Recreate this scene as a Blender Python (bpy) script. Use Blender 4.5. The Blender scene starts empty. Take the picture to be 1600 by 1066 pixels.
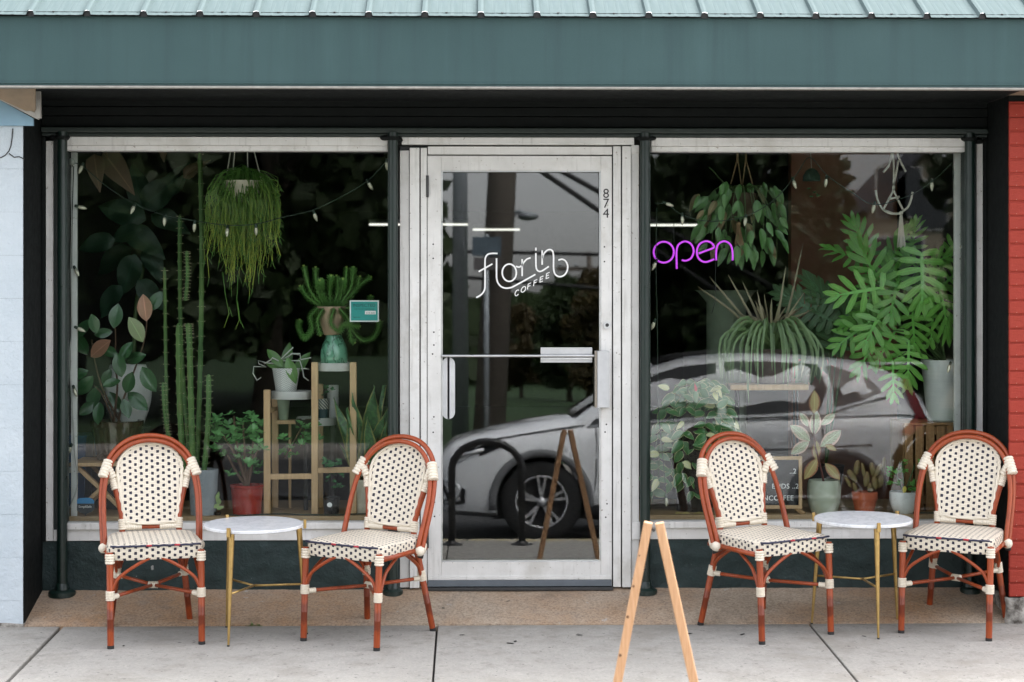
import bpy, bmesh, math, random
from math import sin, cos, pi, radians
from mathutils import Vector as V, Matrix, Euler, noise as mnoise

S = bpy.context.scene
COL = S.collection
random.seed(11)

# ------------------------------------------------------------------ camera, sky, sun, exposure
FPX, CAM_Y, CAM_Z, YAW, HOR = 3100.0, -9.84, 1.483, 0.0226, 450.0   # focal length in pixels of a 1600 px wide picture
cam_d = bpy.data.cameras.new('camera')
cam = bpy.data.objects.new('camera', cam_d); COL.objects.link(cam)
cam_d.sensor_width = 36.0
cam_d.lens = 36.0 * FPX / 1600.0
cam_d.shift_y = -(533.0 - HOR) / 1600.0
cam_d.clip_start = 0.05; cam_d.clip_end = 2000
cam.location = (0, CAM_Y, CAM_Z)
cam.rotation_euler = (radians(90), 0, -YAW)
cam_d.dof.use_dof = True
cam_d.dof.focus_distance = 9.6
cam_d.dof.aperture_fstop = 3.6
S.camera = cam

SUN_EL, SUN_AZ = radians(57), radians(40)           # azimuth measured from +Y clockwise: behind the shop, so its front lies in soft shade
w = bpy.data.worlds.new('World'); S.world = w; w.use_nodes = True
nt = w.node_tree; nt.nodes.clear()
def wn(t, **k):
    n = nt.nodes.new(t)
    for a, b in k.items(): setattr(n, a, b)
    return n
sky = wn('ShaderNodeTexSky', sky_type='NISHITA', sun_disc=False, sun_elevation=SUN_EL, sun_rotation=SUN_AZ, air_density=1.0, dust_density=3.0, ozone_density=1.0)
bw = wn('ShaderNodeRGBToBW'); nt.links.new(sky.outputs[0], bw.inputs[0])
tint = wn('ShaderNodeMix', data_type='RGBA', blend_type='MULTIPLY'); tint.inputs[0].default_value = 1
nt.links.new(bw.outputs[0], tint.inputs[6]); tint.inputs[7].default_value = (1.0, 0.985, 1.0, 1)
mix = wn('ShaderNodeMix', data_type='RGBA'); mix.inputs[0].default_value = 0.85
nt.links.new(sky.outputs[0], mix.inputs[6]); nt.links.new(tint.outputs[2], mix.inputs[7])
tc = wn('ShaderNodeTexCoord'); ns = wn('ShaderNodeTexNoise'); ns.inputs['Scale'].default_value = 2.6; ns.inputs['Detail'].default_value = 6
nt.links.new(tc.outputs['Generated'], ns.inputs['Vector'])
rp = wn('ShaderNodeMapRange'); rp.inputs[1].default_value = .3; rp.inputs[2].default_value = .7; rp.inputs[3].default_value = .8; rp.inputs[4].default_value = 1.35
nt.links.new(ns.outputs[0], rp.inputs[0])
cl = wn('ShaderNodeMix', data_type='RGBA', blend_type='MULTIPLY'); cl.inputs[0].default_value = 1
nt.links.new(mix.outputs[2], cl.inputs[6]); nt.links.new(rp.outputs[0], cl.inputs[7])
bg = wn('ShaderNodeBackground'); bg.inputs[1].default_value = 0.15
sz = wn('ShaderNodeSeparateXYZ'); nt.links.new(tc.outputs['Generated'], sz.inputs[0])      # overcast: brighter overhead than at the skyline
ov = wn('ShaderNodeMapRange'); nt.links.new(sz.outputs[2], ov.inputs[0]); ov.inputs[1].default_value = 0; ov.inputs[2].default_value = 1; ov.inputs[3].default_value = 1.0; ov.inputs[4].default_value = 1.75
cz = wn('ShaderNodeMix', data_type='RGBA', blend_type='MULTIPLY'); cz.inputs[0].default_value = 1
nt.links.new(cl.outputs[2], cz.inputs[6]); nt.links.new(ov.outputs[0], cz.inputs[7])
nt.links.new(cz.outputs[2], bg.inputs[0])
wo = wn('ShaderNodeOutputWorld'); nt.links.new(bg.outputs[0], wo.inputs[0])

sun_d = bpy.data.lights.new('sun', 'SUN'); sun_d.energy = 0.5; sun_d.angle = radians(35); sun_d.color = (1, .95, .87)
sun = bpy.data.objects.new('sun', sun_d); COL.objects.link(sun); sun.location = (5, 20, 20)
sdir = V((sin(SUN_AZ) * cos(SUN_EL), cos(SUN_AZ) * cos(SUN_EL), sin(SUN_EL)))
sun.rotation_euler = sdir.to_track_quat('Z', 'Y').to_euler()

S.view_settings.view_transform = 'Standard'; S.view_settings.look = 'None'
S.view_settings.exposure = 2.36; S.view_settings.gamma = 1; S.view_settings.use_curve_mapping = False
S.render.engine = 'CYCLES'
S.cycles.use_denoising = True
S.cycles.max_bounces = 8; S.cycles.diffuse_bounces = 4; S.cycles.glossy_bounces = 4
S.cycles.transparent_max_bounces = 12; S.cycles.transmission_bounces = 6
S.cycles.caustics_reflective = False; S.cycles.caustics_refractive = False
S.cycles.sample_clamp_indirect = 6

# ------------------------------------------------------------------ survey helpers: picture point + real depth -> place
def ray(px, py):
    u = (px - 800) / FPX; v = (HOR - py) / FPX
    return V((sin(YAW) + u * cos(YAW), cos(YAW) - u * sin(YAW), v))
def P(px, py, y):
    d = ray(px, py); t = (y - CAM_Y) / d.y
    return V((d.x * t, y, CAM_Z + d.z * t))
TILT = 110.0                                     # the panes lean back a little, which lowers what they mirror
def R(px, py, y):                                # a thing seen in the glass: its place in front of the shop at distance y (<0)
    p = P(px, py - TILT * -y / (-y - CAM_Y), -y); p.y = y; return p
def X(px, y=0.0): return P(px, 500, y).x
def Z(py, y=0.0): return P(800, py, y).z
def ppm(y): return FPX / (y - CAM_Y)
SW_Y, SW_Z, SLOPE = -0.42, -0.118, 0.036         # front edge of the apron, where the pavement starts to fall to the kerb
def zs(y): return SW_Z + SLOPE * (y - SW_Y)

# ------------------------------------------------------------------ objects
LOC = {}
def thing(name, label, cat, loc=(0, 0, 0), group=None, kind=None):
    o = bpy.data.objects.new(name, None); COL.objects.link(o)
    o.empty_display_size = .1; o.location = loc; LOC[o] = V(loc)
    tag(o, label, cat, group, kind); return o
def tag(o, label=None, cat=None, group=None, kind=None):
    for k, v in (('label', label), ('category', cat), ('group', group), ('kind', kind)):
        if v: o[k] = v
    return o
def link(name, me, parent=None, mat=None, M4=None):
    o = bpy.data.objects.new(name, me); COL.objects.link(o)
    if mat is not None and len(me.materials) == 0: me.materials.append(mat)
    off = V((0, 0, 0))
    if parent is not None:
        o.parent = parent; off = LOC.get(parent, V((0, 0, 0)))
    LOC[o] = off if parent is not None else V((0, 0, 0))
    if M4 is not None: o.matrix_basis = Matrix.Translation(-off) @ M4
    return o
def copy_tree(o, parent=None):
    c = o.copy(); COL.objects.link(c); c.parent = parent
    for ch in list(o.children): copy_tree(ch, c)
    return c

class MB:
    def __init__(s): s.v = []; s.f = []; s.uv = []
    def add(s, vs, fs, uv=None):
        b = len(s.v); s.v += [tuple(p) for p in vs]; s.f += [tuple(i + b for i in q) for q in fs]
        s.uv += uv if uv else [(0.5, 0.5)] * len(vs); return s
    def box(s, x0, x1, y0, y1, z0, z1, M4=None):
        vs = [V((x, y, z)) for z in (z0, z1) for y in (y0, y1) for x in (x0, x1)]
        if M4 is not None: vs = [M4 @ p for p in vs]
        uv = [(p.x, p.z) for p in vs]
        return s.add(vs, [(0, 2, 3, 1), (4, 5, 7, 6), (0, 1, 5, 4), (2, 6, 7, 3), (0, 4, 6, 2), (1, 3, 7, 5)], uv)
    def beam(s, a, b, w, h, up=V((0, 0, 1))):
        a, b = V(a), V(b); d = (b - a).normalized(); x = d.cross(up).normalized(); z = x.cross(d)
        vs = [q + x * sx * w / 2 + z * sz * h / 2 for q in (a, b) for sz in (-1, 1) for sx in (-1, 1)]
        L = (b - a).length; uv = [(sx * .5 + .5, q * L) for q in (0, 1) for sz in (0, 1) for sx in (0, 1)]
        return s.add(vs, [(0, 2, 3, 1), (4, 5, 7, 6), (0, 1, 5, 4), (2, 6, 7, 3), (0, 4, 6, 2), (1, 3, 7, 5)], uv)
    def tube(s, pts, r, n=8, cap=True, closed=False, flat=None):
        pts = [V(p) for p in pts]; m = len(pts); rr = r if isinstance(r, (list, tuple)) else [r] * m
        tang = []
        for i in range(m):
            if closed: t = pts[(i + 1) % m] - pts[i - 1]
            else: t = pts[min(i + 1, m - 1)] - pts[max(i - 1, 0)]
            tang.append(t.normalized() if t.length > 1e-9 else V((0, 0, 1)))
        a = V((0, 0, 1)) if abs(tang[0].z) < .9 else V((1, 0, 0))
        nrm = (a - tang[0] * a.dot(tang[0])).normalized()
        vs = []; uv = []; L = 0
        for i in range(m):
            if i: L += (pts[i] - pts[i - 1]).length
            nrm = nrm - tang[i] * nrm.dot(tang[i]); nrm.normalize(); b = tang[i].cross(nrm)
            for k in range(n):
                an = 2 * pi * k / n
                vs.append(pts[i] + (nrm * cos(an) + b * sin(an) * (flat or 1)) * rr[i]); uv.append((k / n, L))
        fs = []
        for i in range(m if closed else m - 1):
            j = (i + 1) % m
            for k in range(n):
                fs.append((i * n + k, i * n + (k + 1) % n, j * n + (k + 1) % n, j * n + k))
        if cap and not closed:
            fs.append(tuple(reversed(range(n)))); fs.append(tuple(range((m - 1) * n, m * n)))
        return s.add(vs, fs, uv)
    def lathe(s, prof, n=24, c=(0, 0, 0), sx=1, sy=1):
        c = V(c); vs = []; uv = []
        for j, (r, z) in enumerate(prof):
            for k in range(n):
                a = 2 * pi * k / n; vs.append(c + V((r * cos(a) * sx, r * sin(a) * sy, z))); uv.append((k / n, z))
        fs = [(j * n + k, j * n + (k + 1) % n, (j + 1) * n + (k + 1) % n, (j + 1) * n + k) for j in range(len(prof) - 1) for k in range(n)]
        if prof[0][0] > 1e-5: fs.append(tuple(reversed(range(n))))
        if prof[-1][0] > 1e-5: fs.append(tuple(range((len(prof) - 1) * n, len(prof) * n)))
        return s.add(vs, fs, uv)
    def prism(s, poly, y0, y1):                  # poly of (x,z) extruded along y
        n = len(poly); vs = [(x, y0, z) for x, z in poly] + [(x, y1, z) for x, z in poly]
        fs = [tuple(range(n)), tuple(reversed(range(n, 2 * n)))] + [(k, (k + 1) % n + 0, (k + 1) % n + n, k + n) for k in range(n)]
        fs = [fs[0], fs[1]] + [(k + n, (k + 1) % n + n, (k + 1) % n, k) for k in range(n)]
        return s.add(vs, fs, [(x, z) for x, z in poly] * 2)
    def merge(s, o, M4):
        return s.add([M4 @ V(p) for p in o.v], o.f, list(o.uv))
    def ball(s, c, r, n=8, m=5, sz=1):
        return s.lathe([(r * sin(pi * j / m) if 0 < j < m else 1e-6, -r * sz * cos(pi * j / m)) for j in range(m + 1)], n, c)
    def mesh(s, name, mat=None, smooth=True, off=V((0, 0, 0))):
        me = bpy.data.meshes.new(name)
        me.from_pydata([(p[0] - off[0], p[1] - off[1], p[2] - off[2]) for p in s.v], [], s.f)
        ul = me.uv_layers.new(name='UVMap')
        idx = [0] * len(me.loops); me.loops.foreach_get('vertex_index', idx)
        flat = []
        for i in idx: flat += s.uv[i]
        ul.data.foreach_set('uv', flat)
        if smooth: me.polygons.foreach_set('use_smooth', [True] * len(me.polygons))
        if mat is not None: me.materials.append(mat)
        me.validate(); me.update()
        return me
    def build(s, name, mat, parent=None, smooth=False, bevel=0, recalc=False, auto=None, label=None, kind=None):
        me = s.mesh(name, mat, smooth, LOC.get(parent, V((0, 0, 0))) if parent is not None else V((0, 0, 0)))
        if recalc:
            bm = bmesh.new(); bm.from_mesh(me); bmesh.ops.recalc_face_normals(bm, faces=bm.faces); bm.to_mesh(me); bm.free()
        if auto and smooth: me.set_sharp_from_angle(angle=radians(auto))
        o = link(name, me, parent)
        if bevel:
            b = o.modifiers.new('bevel', 'BEVEL'); b.width = bevel; b.segments = 2; b.limit_method = 'ANGLE'; b.angle_limit = radians(40)
        if label: o['label'] = label
        if kind: o['kind'] = kind
        return o
def box(name, mat, parent, x0, x1, y0, y1, z0, z1, bevel=.002, **k):
    return MB().box(min(x0, x1), max(x0, x1), min(y0, y1), max(y0, y1), min(z0, z1), max(z0, z1)).build(name, mat, parent, bevel=bevel, **k)
def catmull(pts, n=6, closed=False):
    pts = [V(p) for p in pts]; out = []; m = len(pts)
    for i in range(m if closed else m - 1):
        if closed: a, b, c, d = pts[i - 1], pts[i], pts[(i + 1) % m], pts[(i + 2) % m]
        else: a, b, c, d = pts[max(i - 1, 0)], pts[i], pts[i + 1], pts[min(i + 2, m - 1)]
        for k in range(n):
            t = k / n
            out.append(.5 * ((2 * b) + (c - a) * t + (2 * a - 5 * b + 4 * c - d) * t * t + (3 * b - a - 3 * c + d) * t ** 3))
    if not closed: out.append(pts[-1])
    return out
def aim(loc, d, n=V((0, 0, 1)), s=1.0):          # local +Y along d, local +Z near n
    y = V(d).normalized(); x = y.cross(V(n))
    if x.length < 1e-4: x = y.cross(V((1, 0, .1)))
    x.normalize(); z = x.cross(y)
    M3 = Matrix((x, y, z)).transposed() * 1.0
    m = M3.to_4x4() @ Matrix.Scale(s, 4); m.translation = V(loc); return m
def text_mesh(body, size, mat, align='CENTER', ext=.0006, spacing=1.0):
    cu = bpy.data.curves.new('txt', 'FONT'); cu.body = body; cu.size = size; cu.align_x = align; cu.extrude = ext; cu.space_character = spacing
    cu.resolution_u = 3
    o = bpy.data.objects.new('txt', cu); COL.objects.link(o)
    dg = bpy.context.evaluated_depsgraph_get(); dg.update()
    me = bpy.data.meshes.new_from_object(o.evaluated_get(dg)); bpy.data.objects.remove(o); bpy.data.curves.remove(cu)
    me.materials.clear(); me.materials.append(mat); return me
FACE = Matrix.Rotation(radians(90), 4, 'X')      # text and flat marks standing up, read from the street
def rnd(a, b): return random.uniform(a, b)

# ------------------------------------------------------------------ materials
MATS = {}
class NB:
    def __init__(s, name):
        s.m = bpy.data.materials.new(name); s.m.use_nodes = True; s.t = s.m.node_tree; s.t.nodes.clear()
        s.out = s.n('ShaderNodeOutputMaterial')
        s.bs = s.n('ShaderNodeBsdfPrincipled'); s.l(s.bs.outputs[0], s.out.inputs[0])
        s.tc = s.n('ShaderNodeTexCoord')
    def n(s, t, **k):
        q = s.t.nodes.new(t)
        for a, b in k.items(): setattr(q, a, b)
        return q
    def l(s, a, b): s.t.links.new(a, b)
    def inp(s, sock, v):
        if hasattr(v, 'is_output'): s.l(v, sock)
        else: sock.default_value = v
    def noise(s, scale, detail=5, vec=None, rough=.6, sc3=None):
        q = s.n('ShaderNodeTexNoise'); q.inputs['Scale'].default_value = scale; q.inputs['Detail'].default_value = detail; q.inputs['Roughness'].default_value = rough
        src = vec if vec is not None else s.tc.outputs['Object']
        if sc3:
            mp = s.n('ShaderNodeMapping'); mp.inputs['Scale'].default_value = sc3; s.l(src, mp.inputs[0]); src = mp.outputs[0]
        s.l(src, q.inputs['Vector']); return q.outputs[0]
    def math(s, op, a, b=0.0, c=None):
        q = s.n('ShaderNodeMath', operation=op); s.inp(q.inputs[0], a); s.inp(q.inputs[1], b)
        if c is not None: s.inp(q.inputs[2], c)
        return q.outputs[0]
    def rng(s, v, a, b, c=0.0, d=1.0, smooth=False):
        q = s.n('ShaderNodeMapRange'); q.clamp = True
        if smooth: q.interpolation_type = 'SMOOTHSTEP'
        s.l(v, q.inputs[0])
        for i, x in enumerate((a, b, c, d)): q.inputs[i + 1].default_value = x
        return q.outputs[0]
    def mix(s, f, a, b, mode='MIX'):
        q = s.n('ShaderNodeMix', data_type='RGBA', blend_type=mode); s.inp(q.inputs[0], f)
        for i, x in ((6, a), (7, b)):
            if hasattr(x, 'is_output'): s.l(x, q.inputs[i])
            else: q.inputs[i].default_value = (*x, 1) if len(x) == 3 else x
        return q.outputs[2]
    def sep(s, v):
        q = s.n('ShaderNodeSeparateXYZ'); s.l(v, q.inputs[0]); return q.outputs
    def rand(s): return s.n('ShaderNodeObjectInfo').outputs['Random']
    def set(s, color=None, rough=None, metal=None, spec=None, emis=None, estr=None, coat=None):
        b = s.bs.inputs
        if color is not None:
            if hasattr(color, 'is_output'): s.l(color, b['Base Color'])
            else: b['Base Color'].default_value = (*color, 1)
        if rough is not None: s.inp(b['Roughness'], rough)
        if metal is not None: b['Metallic'].default_value = metal
        if spec is not None: b['Specular IOR Level'].default_value = spec
        if emis is not None: b['Emission Color'].default_value = (*emis, 1); b['Emission Strength'].default_value = estr
        if coat is not None: b['Coat Weight'].default_value = coat
        return s
    def bump(s, h, strength=.3, dist=.002):
        q = s.n('ShaderNodeBump'); q.inputs['Strength'].default_value = strength; q.inputs['Distance'].default_value = dist
        s.l(h, q.inputs['Height']); s.l(q.outputs[0], s.bs.inputs['Normal']); return s
    def translucent(s, color, f=.3):
        t = s.n('ShaderNodeBsdfTranslucent'); s.inp(t.inputs[0], color if hasattr(color, 'is_output') else (*color, 1))
        mx = s.n('ShaderNodeMixShader'); mx.inputs[0].default_value = f
        s.l(s.bs.outputs[0], mx.inputs[1]); s.l(t.outputs[0], mx.inputs[2]); s.l(mx.outputs[0], s.out.inputs[0]); return s
def sc(c, k): return tuple(min(1, x * k) for x in c)
def mat(name, c, rough=.5, metal=0, c2=None, amt=.5, scale=12, bump=0, bscale=80, spec=.5, rv=0, sc3=None, coat=None, dist=.002):
    """plain surface: two tones through noise, fine relief, a little change from piece to piece"""
    b = NB(name); c2 = c2 or sc(c, .75)
    n1 = b.noise(scale, 6, sc3=sc3)
    col = b.mix(b.rng(n1, .5 - amt * .5, .5 + amt * .5), c2, c)
    if rv: col = b.mix(b.math('MULTIPLY', b.rand(), rv), col, sc(c, .45))
    b.set(col, b.rng(b.noise(scale * 2.3, 4), .3, .7, max(0, rough - .08), min(1, rough + .08)), metal, spec, coat=coat)
    if bump: b.bump(b.noise(bscale, 6), bump, dist)
    return b.m
def leafmat(name, c, c2, edge=None, ew=.3, rough=.38, tr=.25, vein=True, rv=.5, mottled=None):
    """leaf: UV u across (0..1), v along (0..1)"""
    b = NB(name); uv = b.sep(b.tc.outputs['UV'])
    d = b.math('MULTIPLY', b.math('ABSOLUTE', b.math('SUBTRACT', uv[0], .5)), 2.0)
    c, c2 = sc(c, 2.3), sc(c2, 2.3)
    col = b.mix(b.noise(9, 3), c, c2)
    if mottled: col = b.mix(b.rng(b.noise(26, 4), .47, .56), col, mottled)
    if edge:
        dd = b.math('ADD', d, b.math('MULTIPLY', b.math('SUBTRACT', b.noise(22, 3), .5), .55))
        col = b.mix(b.rng(dd, 1 - ew - .06, 1 - ew + .06), col, edge)
    if vein: col = b.mix(b.rng(d, .03, .10, .55, 0), col, sc(c, 1.9))
    col = b.mix(b.math('MULTIPLY', b.rand(), rv), col, sc(c, .5))
    b.set(col, rough, 0, .5); b.translucent(col, tr)
    return b.m
# ------------------------------------------------------------------ shared materials
def m_frame():
    b = NB('chalky white frame paint')
    n = b.noise(7, 6); n2 = b.noise(60, 4); drip = b.noise(5, 5, sc3=(9, 9, .7))
    col = b.mix(b.rng(n, .3, .7), (.58, .575, .55), (.70, .695, .67))
    col = b.mix(b.rng(drip, .56, .75, 0, .5), col, (.36, .35, .32))
    col = b.mix(b.rng(n2, .66, .71, 0, .8), col, (.22, .19, .15)); col = b.mix(b.rng(b.noise(3, 5, rough=.7), .55, .7, 0, .4), col, (.36, .34, .29))
    b.set(col, .55, 0, .4); b.bump(n2, .15, .001); return b.m
def m_concrete():
    b = NB('brushed pavement concrete')
    big = b.noise(1.1, 5); fine = b.noise(210, 3); br = b.noise(90, 4, sc3=(1, .06, 1)); med = b.noise(9, 5)
    col = b.mix(b.rng(big, .3, .7), (.315, .298, .265), (.40, .382, .345))
    col = b.mix(b.rng(med, .48, .70, 0, .5), col, (.26, .245, .22))
    col = b.mix(b.rng(br, .35, .7, .0, .28), col, (.26, .255, .245))
    col = b.mix(b.rng(fine, .62, .75, 0, .45), col, (.16, .155, .14)); col = b.mix(b.rng(b.noise(75, 4, rough=.75), .36, .66, .55, 0), col, (.22, .21, .19)); col = b.mix(b.rng(b.noise(2.6, 6, rough=.7), .55, .72, 0, .4), col, (.24, .225, .195))
    col = b.mix(b.rng(b.noise(38, 2), .675, .71, 0, .8), col, (.08, .075, .07))
    vo = b.n('ShaderNodeTexVoronoi'); vo.inputs['Scale'].default_value = 5.5; b.l(b.tc.outputs['Object'], vo.inputs['Vector'])
    gum = b.math('MULTIPLY', b.rng(vo.outputs['Distance'], .05, .085, 1, 0), b.rng(b.noise(3.1, 2), .52, .56)); col = b.mix(b.math('MULTIPLY', gum, .6), col, (.16, .15, .14))
    col = b.mix(b.rng(b.math('ADD', b.sep(b.tc.outputs['Object'])[1], b.math('MULTIPLY', b.noise(7, 6, rough=.75), .22)), .015, .10, 0, .5), col, (.20, .18, .15))
    col = b.mix(b.rng(b.noise(1.7, 7, rough=.75), .50, .64, 0, .55), col, (.21, .19, .16)); col = b.mix(b.rng(b.noise(14, 6, rough=.8), .53, .66, 0, .6), col, (.17, .158, .14))
    col = b.mix(b.math('MULTIPLY', b.rand(), .14), col, (.33, .33, .32))
    b.set(col, .9, 0, .25)
    b.bump(b.math('ADD', b.math('MULTIPLY', br, .7), b.math('MULTIPLY', fine, .5)), .45, .003); return b.m
def m_apron():
    b = NB('brown exposed aggregate')
    big = b.noise(1.1, 6, rough=.65); fine = b.noise(170, 3); med = b.noise(11, 6)
    col = b.mix(b.rng(big, .38, .62), (.37, .225, .125), (.44, .36, .275))
    col = b.mix(b.rng(med, .5, .75, 0, .55), col, (.27, .235, .20))
    col = b.mix(b.rng(fine, .55, .7, 0, .5), col, (.36, .29, .22))
    col = b.mix(b.rng(b.noise(80, 4, rough=.75), .34, .6, .75, 0), col, (.16, .115, .08)); col = b.mix(b.rng(b.noise(3.4, 6, rough=.7), .56, .70, 0, .55), col, (.16, .13, .10)); col = b.mix(b.rng(b.noise(60, 3), .64, .72, 0, .7), col, (.42, .36, .29))
    col = b.mix(b.rng(b.noise(16, 3), .70, .74, 0, .7), col, (.40, .39, .36))
    b.set(col, .9, 0, .25); b.bump(b.math('ADD', fine, b.math('MULTIPLY', med, .8)), .5, .004); return b.m
def m_fascia():
    b = NB('teal painted fascia metal')
    dr = b.noise(4.5, 6, sc3=(3.0, 1, .18)); n = b.noise(2, 4); fn = b.noise(240, 2)
    col = b.mix(b.rng(n, .3, .7), (.029, .066, .067), (.037, .078, .079))
    col = b.mix(b.rng(dr, .48, .68, 0, .75), col, (.026, .056, .060))
    col = b.mix(b.rng(dr, .28, .42, .3, 0), col, (.058, .112, .113))
    col = b.mix(b.rng(fn, .4, .8, 0, .18), col, (.08, .13, .13))
    b.set(col, .55, 0, .35); b.bump(b.noise(3, 3), .15, .01); return b.m
def m_roof():
    b = NB('teal roof sheet lightened for sky sheen')
    dr = b.noise(6, 6, sc3=(6, .5, .5)); n = b.noise(30, 5)
    col = b.mix(b.rng(dr, .35, .7), (.085, .118, .118), (.11, .146, .146))  # fascia teal made paler: the sky sheen is put into the colour
    col = b.mix(b.rng(n, .62, .75, 0, .5), col, (.08, .105, .105))
    b.set(col, .85, 0, .05); return b.m
def m_stucco():
    b = NB('dark green rough stucco')
    n = b.noise(14, 6); f = b.noise(70, 4)
    col = b.mix(b.rng(n, .3, .7), (.009, .020, .020), (.018, .036, .035))
    col = b.mix(b.rng(b.noise(24, 3), .72, .75, 0, .8), col, (.30, .30, .28))
    b.set(col, .6, 0, .4); b.bump(b.math('ADD', n, b.math('MULTIPLY', f, .35)), .8, .012); return b.m
def m_blue():
    b = NB('pale blue masonry paint')
    n = b.noise(3, 5); f = b.noise(60, 5)
    col = b.mix(b.rng(n, .3, .7), (.42, .48, .52), (.50, .555, .59))
    col = b.mix(b.rng(b.noise(8, 5), .64, .75, 0, .5), col, (.32, .36, .38))
    b.set(col, .85, 0, .25); b.bump(b.math('ADD', b.noise(22, 5), b.math('MULTIPLY', f, .6)), .7, .008); return b.m
def m_red():
    b = NB('red painted brick')
    col = b.mix(b.rng(b.noise(6, 5), .3, .7), (.24, .022, .011), (.32, .036, .018))
    col = b.mix(b.math('MULTIPLY', b.rand(), .35), col, (.30, .025, .015))
    col = b.mix(b.rng(b.noise(45, 4), .71, .74, 0, .7), col, (.55, .45, .38))
    b.set(col, .65, 0, .35); b.bump(b.noise(50, 5), .6, .006); return b.m
def m_wood(name, c, c2, rough=.5, sc3=(30, 30, 2), rv=.25):
    b = NB(name); g = b.noise(3.5, 6, sc3=sc3); n = b.noise(1.5, 3)
    col = b.mix(b.rng(g, .35, .68), c2, c); col = b.mix(b.rng(n, .4, .7, 0, .3), col, sc(c2, .9))
    col = b.mix(b.math('MULTIPLY', b.rand(), rv), col, sc(c2, .7))
    b.set(col, rough, 0, .4); b.bump(g, .2, .001); return b.m
def m_glass(name, k):
    """window pane: clear with the reflection of both its faces"""
    m = bpy.data.materials.new(name); m.use_nodes = True; t = m.node_tree; t.nodes.clear()
    o = t.nodes.new('ShaderNodeOutputMaterial'); a = t.nodes.new('ShaderNodeBsdfTransparent'); g = t.nodes.new('ShaderNodeBsdfGlossy'); mx = t.nodes.new('ShaderNodeMixShader')
    a.inputs[0].default_value = (.95, .975, .965, 1); g.inputs['Roughness'].default_value = 0.0; g.inputs[0].default_value = (1, 1, 1, 1)
    fr = t.nodes.new('ShaderNodeFresnel'); fr.inputs[0].default_value = 1.5
    mu = t.nodes.new('ShaderNodeMath'); mu.operation = 'MULTIPLY'; mu.use_clamp = True; mu.inputs[1].default_value = k
    t.links.new(fr.outputs[0], mu.inputs[0]); t.links.new(mu.outputs[0], mx.inputs[0])
    t.links.new(a.outputs[0], mx.inputs[1]); t.links.new(g.outputs[0], mx.inputs[2]); t.links.new(mx.outputs[0], o.inputs[0]); return m
FRAME = m_frame(); CONC = m_concrete(); APRON = m_apron(); FASCIA = m_fascia(); ROOF = m_roof(); STUCCO = m_stucco(); BLUE = m_blue(); RED = m_red()
GLASS_D = m_glass('door glass', 1.15); GLASS_W = m_glass('shop window glass', .58)
BLACK = mat('black green siding paint', (.005, .007, .0065), .75, c2=(.0035, .0045, .0045), bump=.3, bscale=30, dist=.004, spec=.18)
MOULD = mat('dark green trim paint', (.014, .023, .019), .6, c2=(.010, .017, .014), scale=6, bump=.2, bscale=40)
POST = mat('bottle green gloss paint', (.006, .019, .014), .35, c2=(.004, .011, .009), scale=5, bump=.05, bscale=30)
KICK = mat('grey door sweep rubber', (.12, .14, .16), .55)
CHROME = mat('scuffed aluminium', (.62, .63, .63), .35, 1, bump=.1)
ALU = mat('painted aluminium plate', (.55, .56, .56), .4)
DKMET = mat('dark oxidised steel', (.06, .06, .06), .5, .6, bump=.3)
VINYL = mat('white vinyl', (.80, .80, .78), .5, c2=(.74, .74, .73))
INK = mat('black vinyl', (.012, .012, .012), .5)
TAN = mat('tan soffit paint', (.24, .18, .12), .8, c2=(.17, .13, .09), bump=.4, bscale=60)
TRIMW = mat('weathered white trim', (.42, .41, .38), .7, c2=(.20, .19, .17), scale=18, amt=.6, bump=.3)
DIRT = mat('joint dirt', (.035, .032, .028), .95, bump=.5)
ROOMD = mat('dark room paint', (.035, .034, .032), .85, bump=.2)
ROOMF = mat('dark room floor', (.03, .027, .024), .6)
DECKW = m_wood('display deck board', (.50, .35, .20), (.36, .24, .13), .6, (1.5, 30, 30))
LWOOD = m_wood('pale beech', (.60, .40, .22), (.48, .31, .16), .5)
PINE = m_wood('raw pine', (.56, .34, .19), (.43, .235, .115), .55, (40, 40, 3), 0)
CRATEW = m_wood('crate slat', (.34, .19, .075), (.22, .115, .045), .65)
LAWN = mat('mown grass', (.026, .065, .014), .9, c2=(.020, .048, .012), scale=3, bump=.8, bscale=40, dist=.02)
ASPH = mat('asphalt', (.055, .055, .056), .9, c2=(.040, .040, .041), scale=2, bump=.6, bscale=150, dist=.004)
KERBM = mat('kerb concrete with worn yellow paint', (.42, .34, .14), .85, c2=(.34, .31, .26), scale=7, amt=.3, bump=.4)

# ------------------------------------------------------------------ ground, road, pavement
def sheet(name, m, x0, x1, y0, y1, z, nx=1, ny=1):
    b = MB(); vs = []; fs = []
    for j in range(ny + 1):
        for i in range(nx + 1): vs.append((x0 + (x1 - x0) * i / nx, y0 + (y1 - y0) * j / ny, z))
    for j in range(ny):
        for i in range(nx): k = j * (nx + 1) + i; fs.append((k, k + 1, k + nx + 2, k + nx + 1))
    b.add(vs, fs, [(v[0], v[1]) for v in vs]); return tag(b.build(name, m), kind='structure')
tag(sheet('ground', LAWN, -700, 700, -900, 500, -.66), 'wide green ground reaching to the horizon', 'ground')
tag(sheet('road', ASPH, -300, 300, -17.0, -6.2, -.505), 'grey asphalt street in front of the shop', 'road')
tag(sheet('lawn', LAWN, -300, 300, -75, -18.6, -.40), 'mown green lawn across the street', 'lawn')
SWALK = thing('sidewalk', 'pale brushed concrete sidewalk in large slabs before the shop', 'sidewalk', (0, SW_Y, SW_Z), kind='structure')
base = MB(); base.add([(-14, -6.0, zs(-6.0) - .03), (14, -6.0, zs(-6.0) - .03), (14, SW_Y + .02, SW_Z - .028), (-14, SW_Y + .02, SW_Z - .028)], [(0, 1, 2, 3)])
base.build('joint_bed', DIRT, SWALK)
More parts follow.
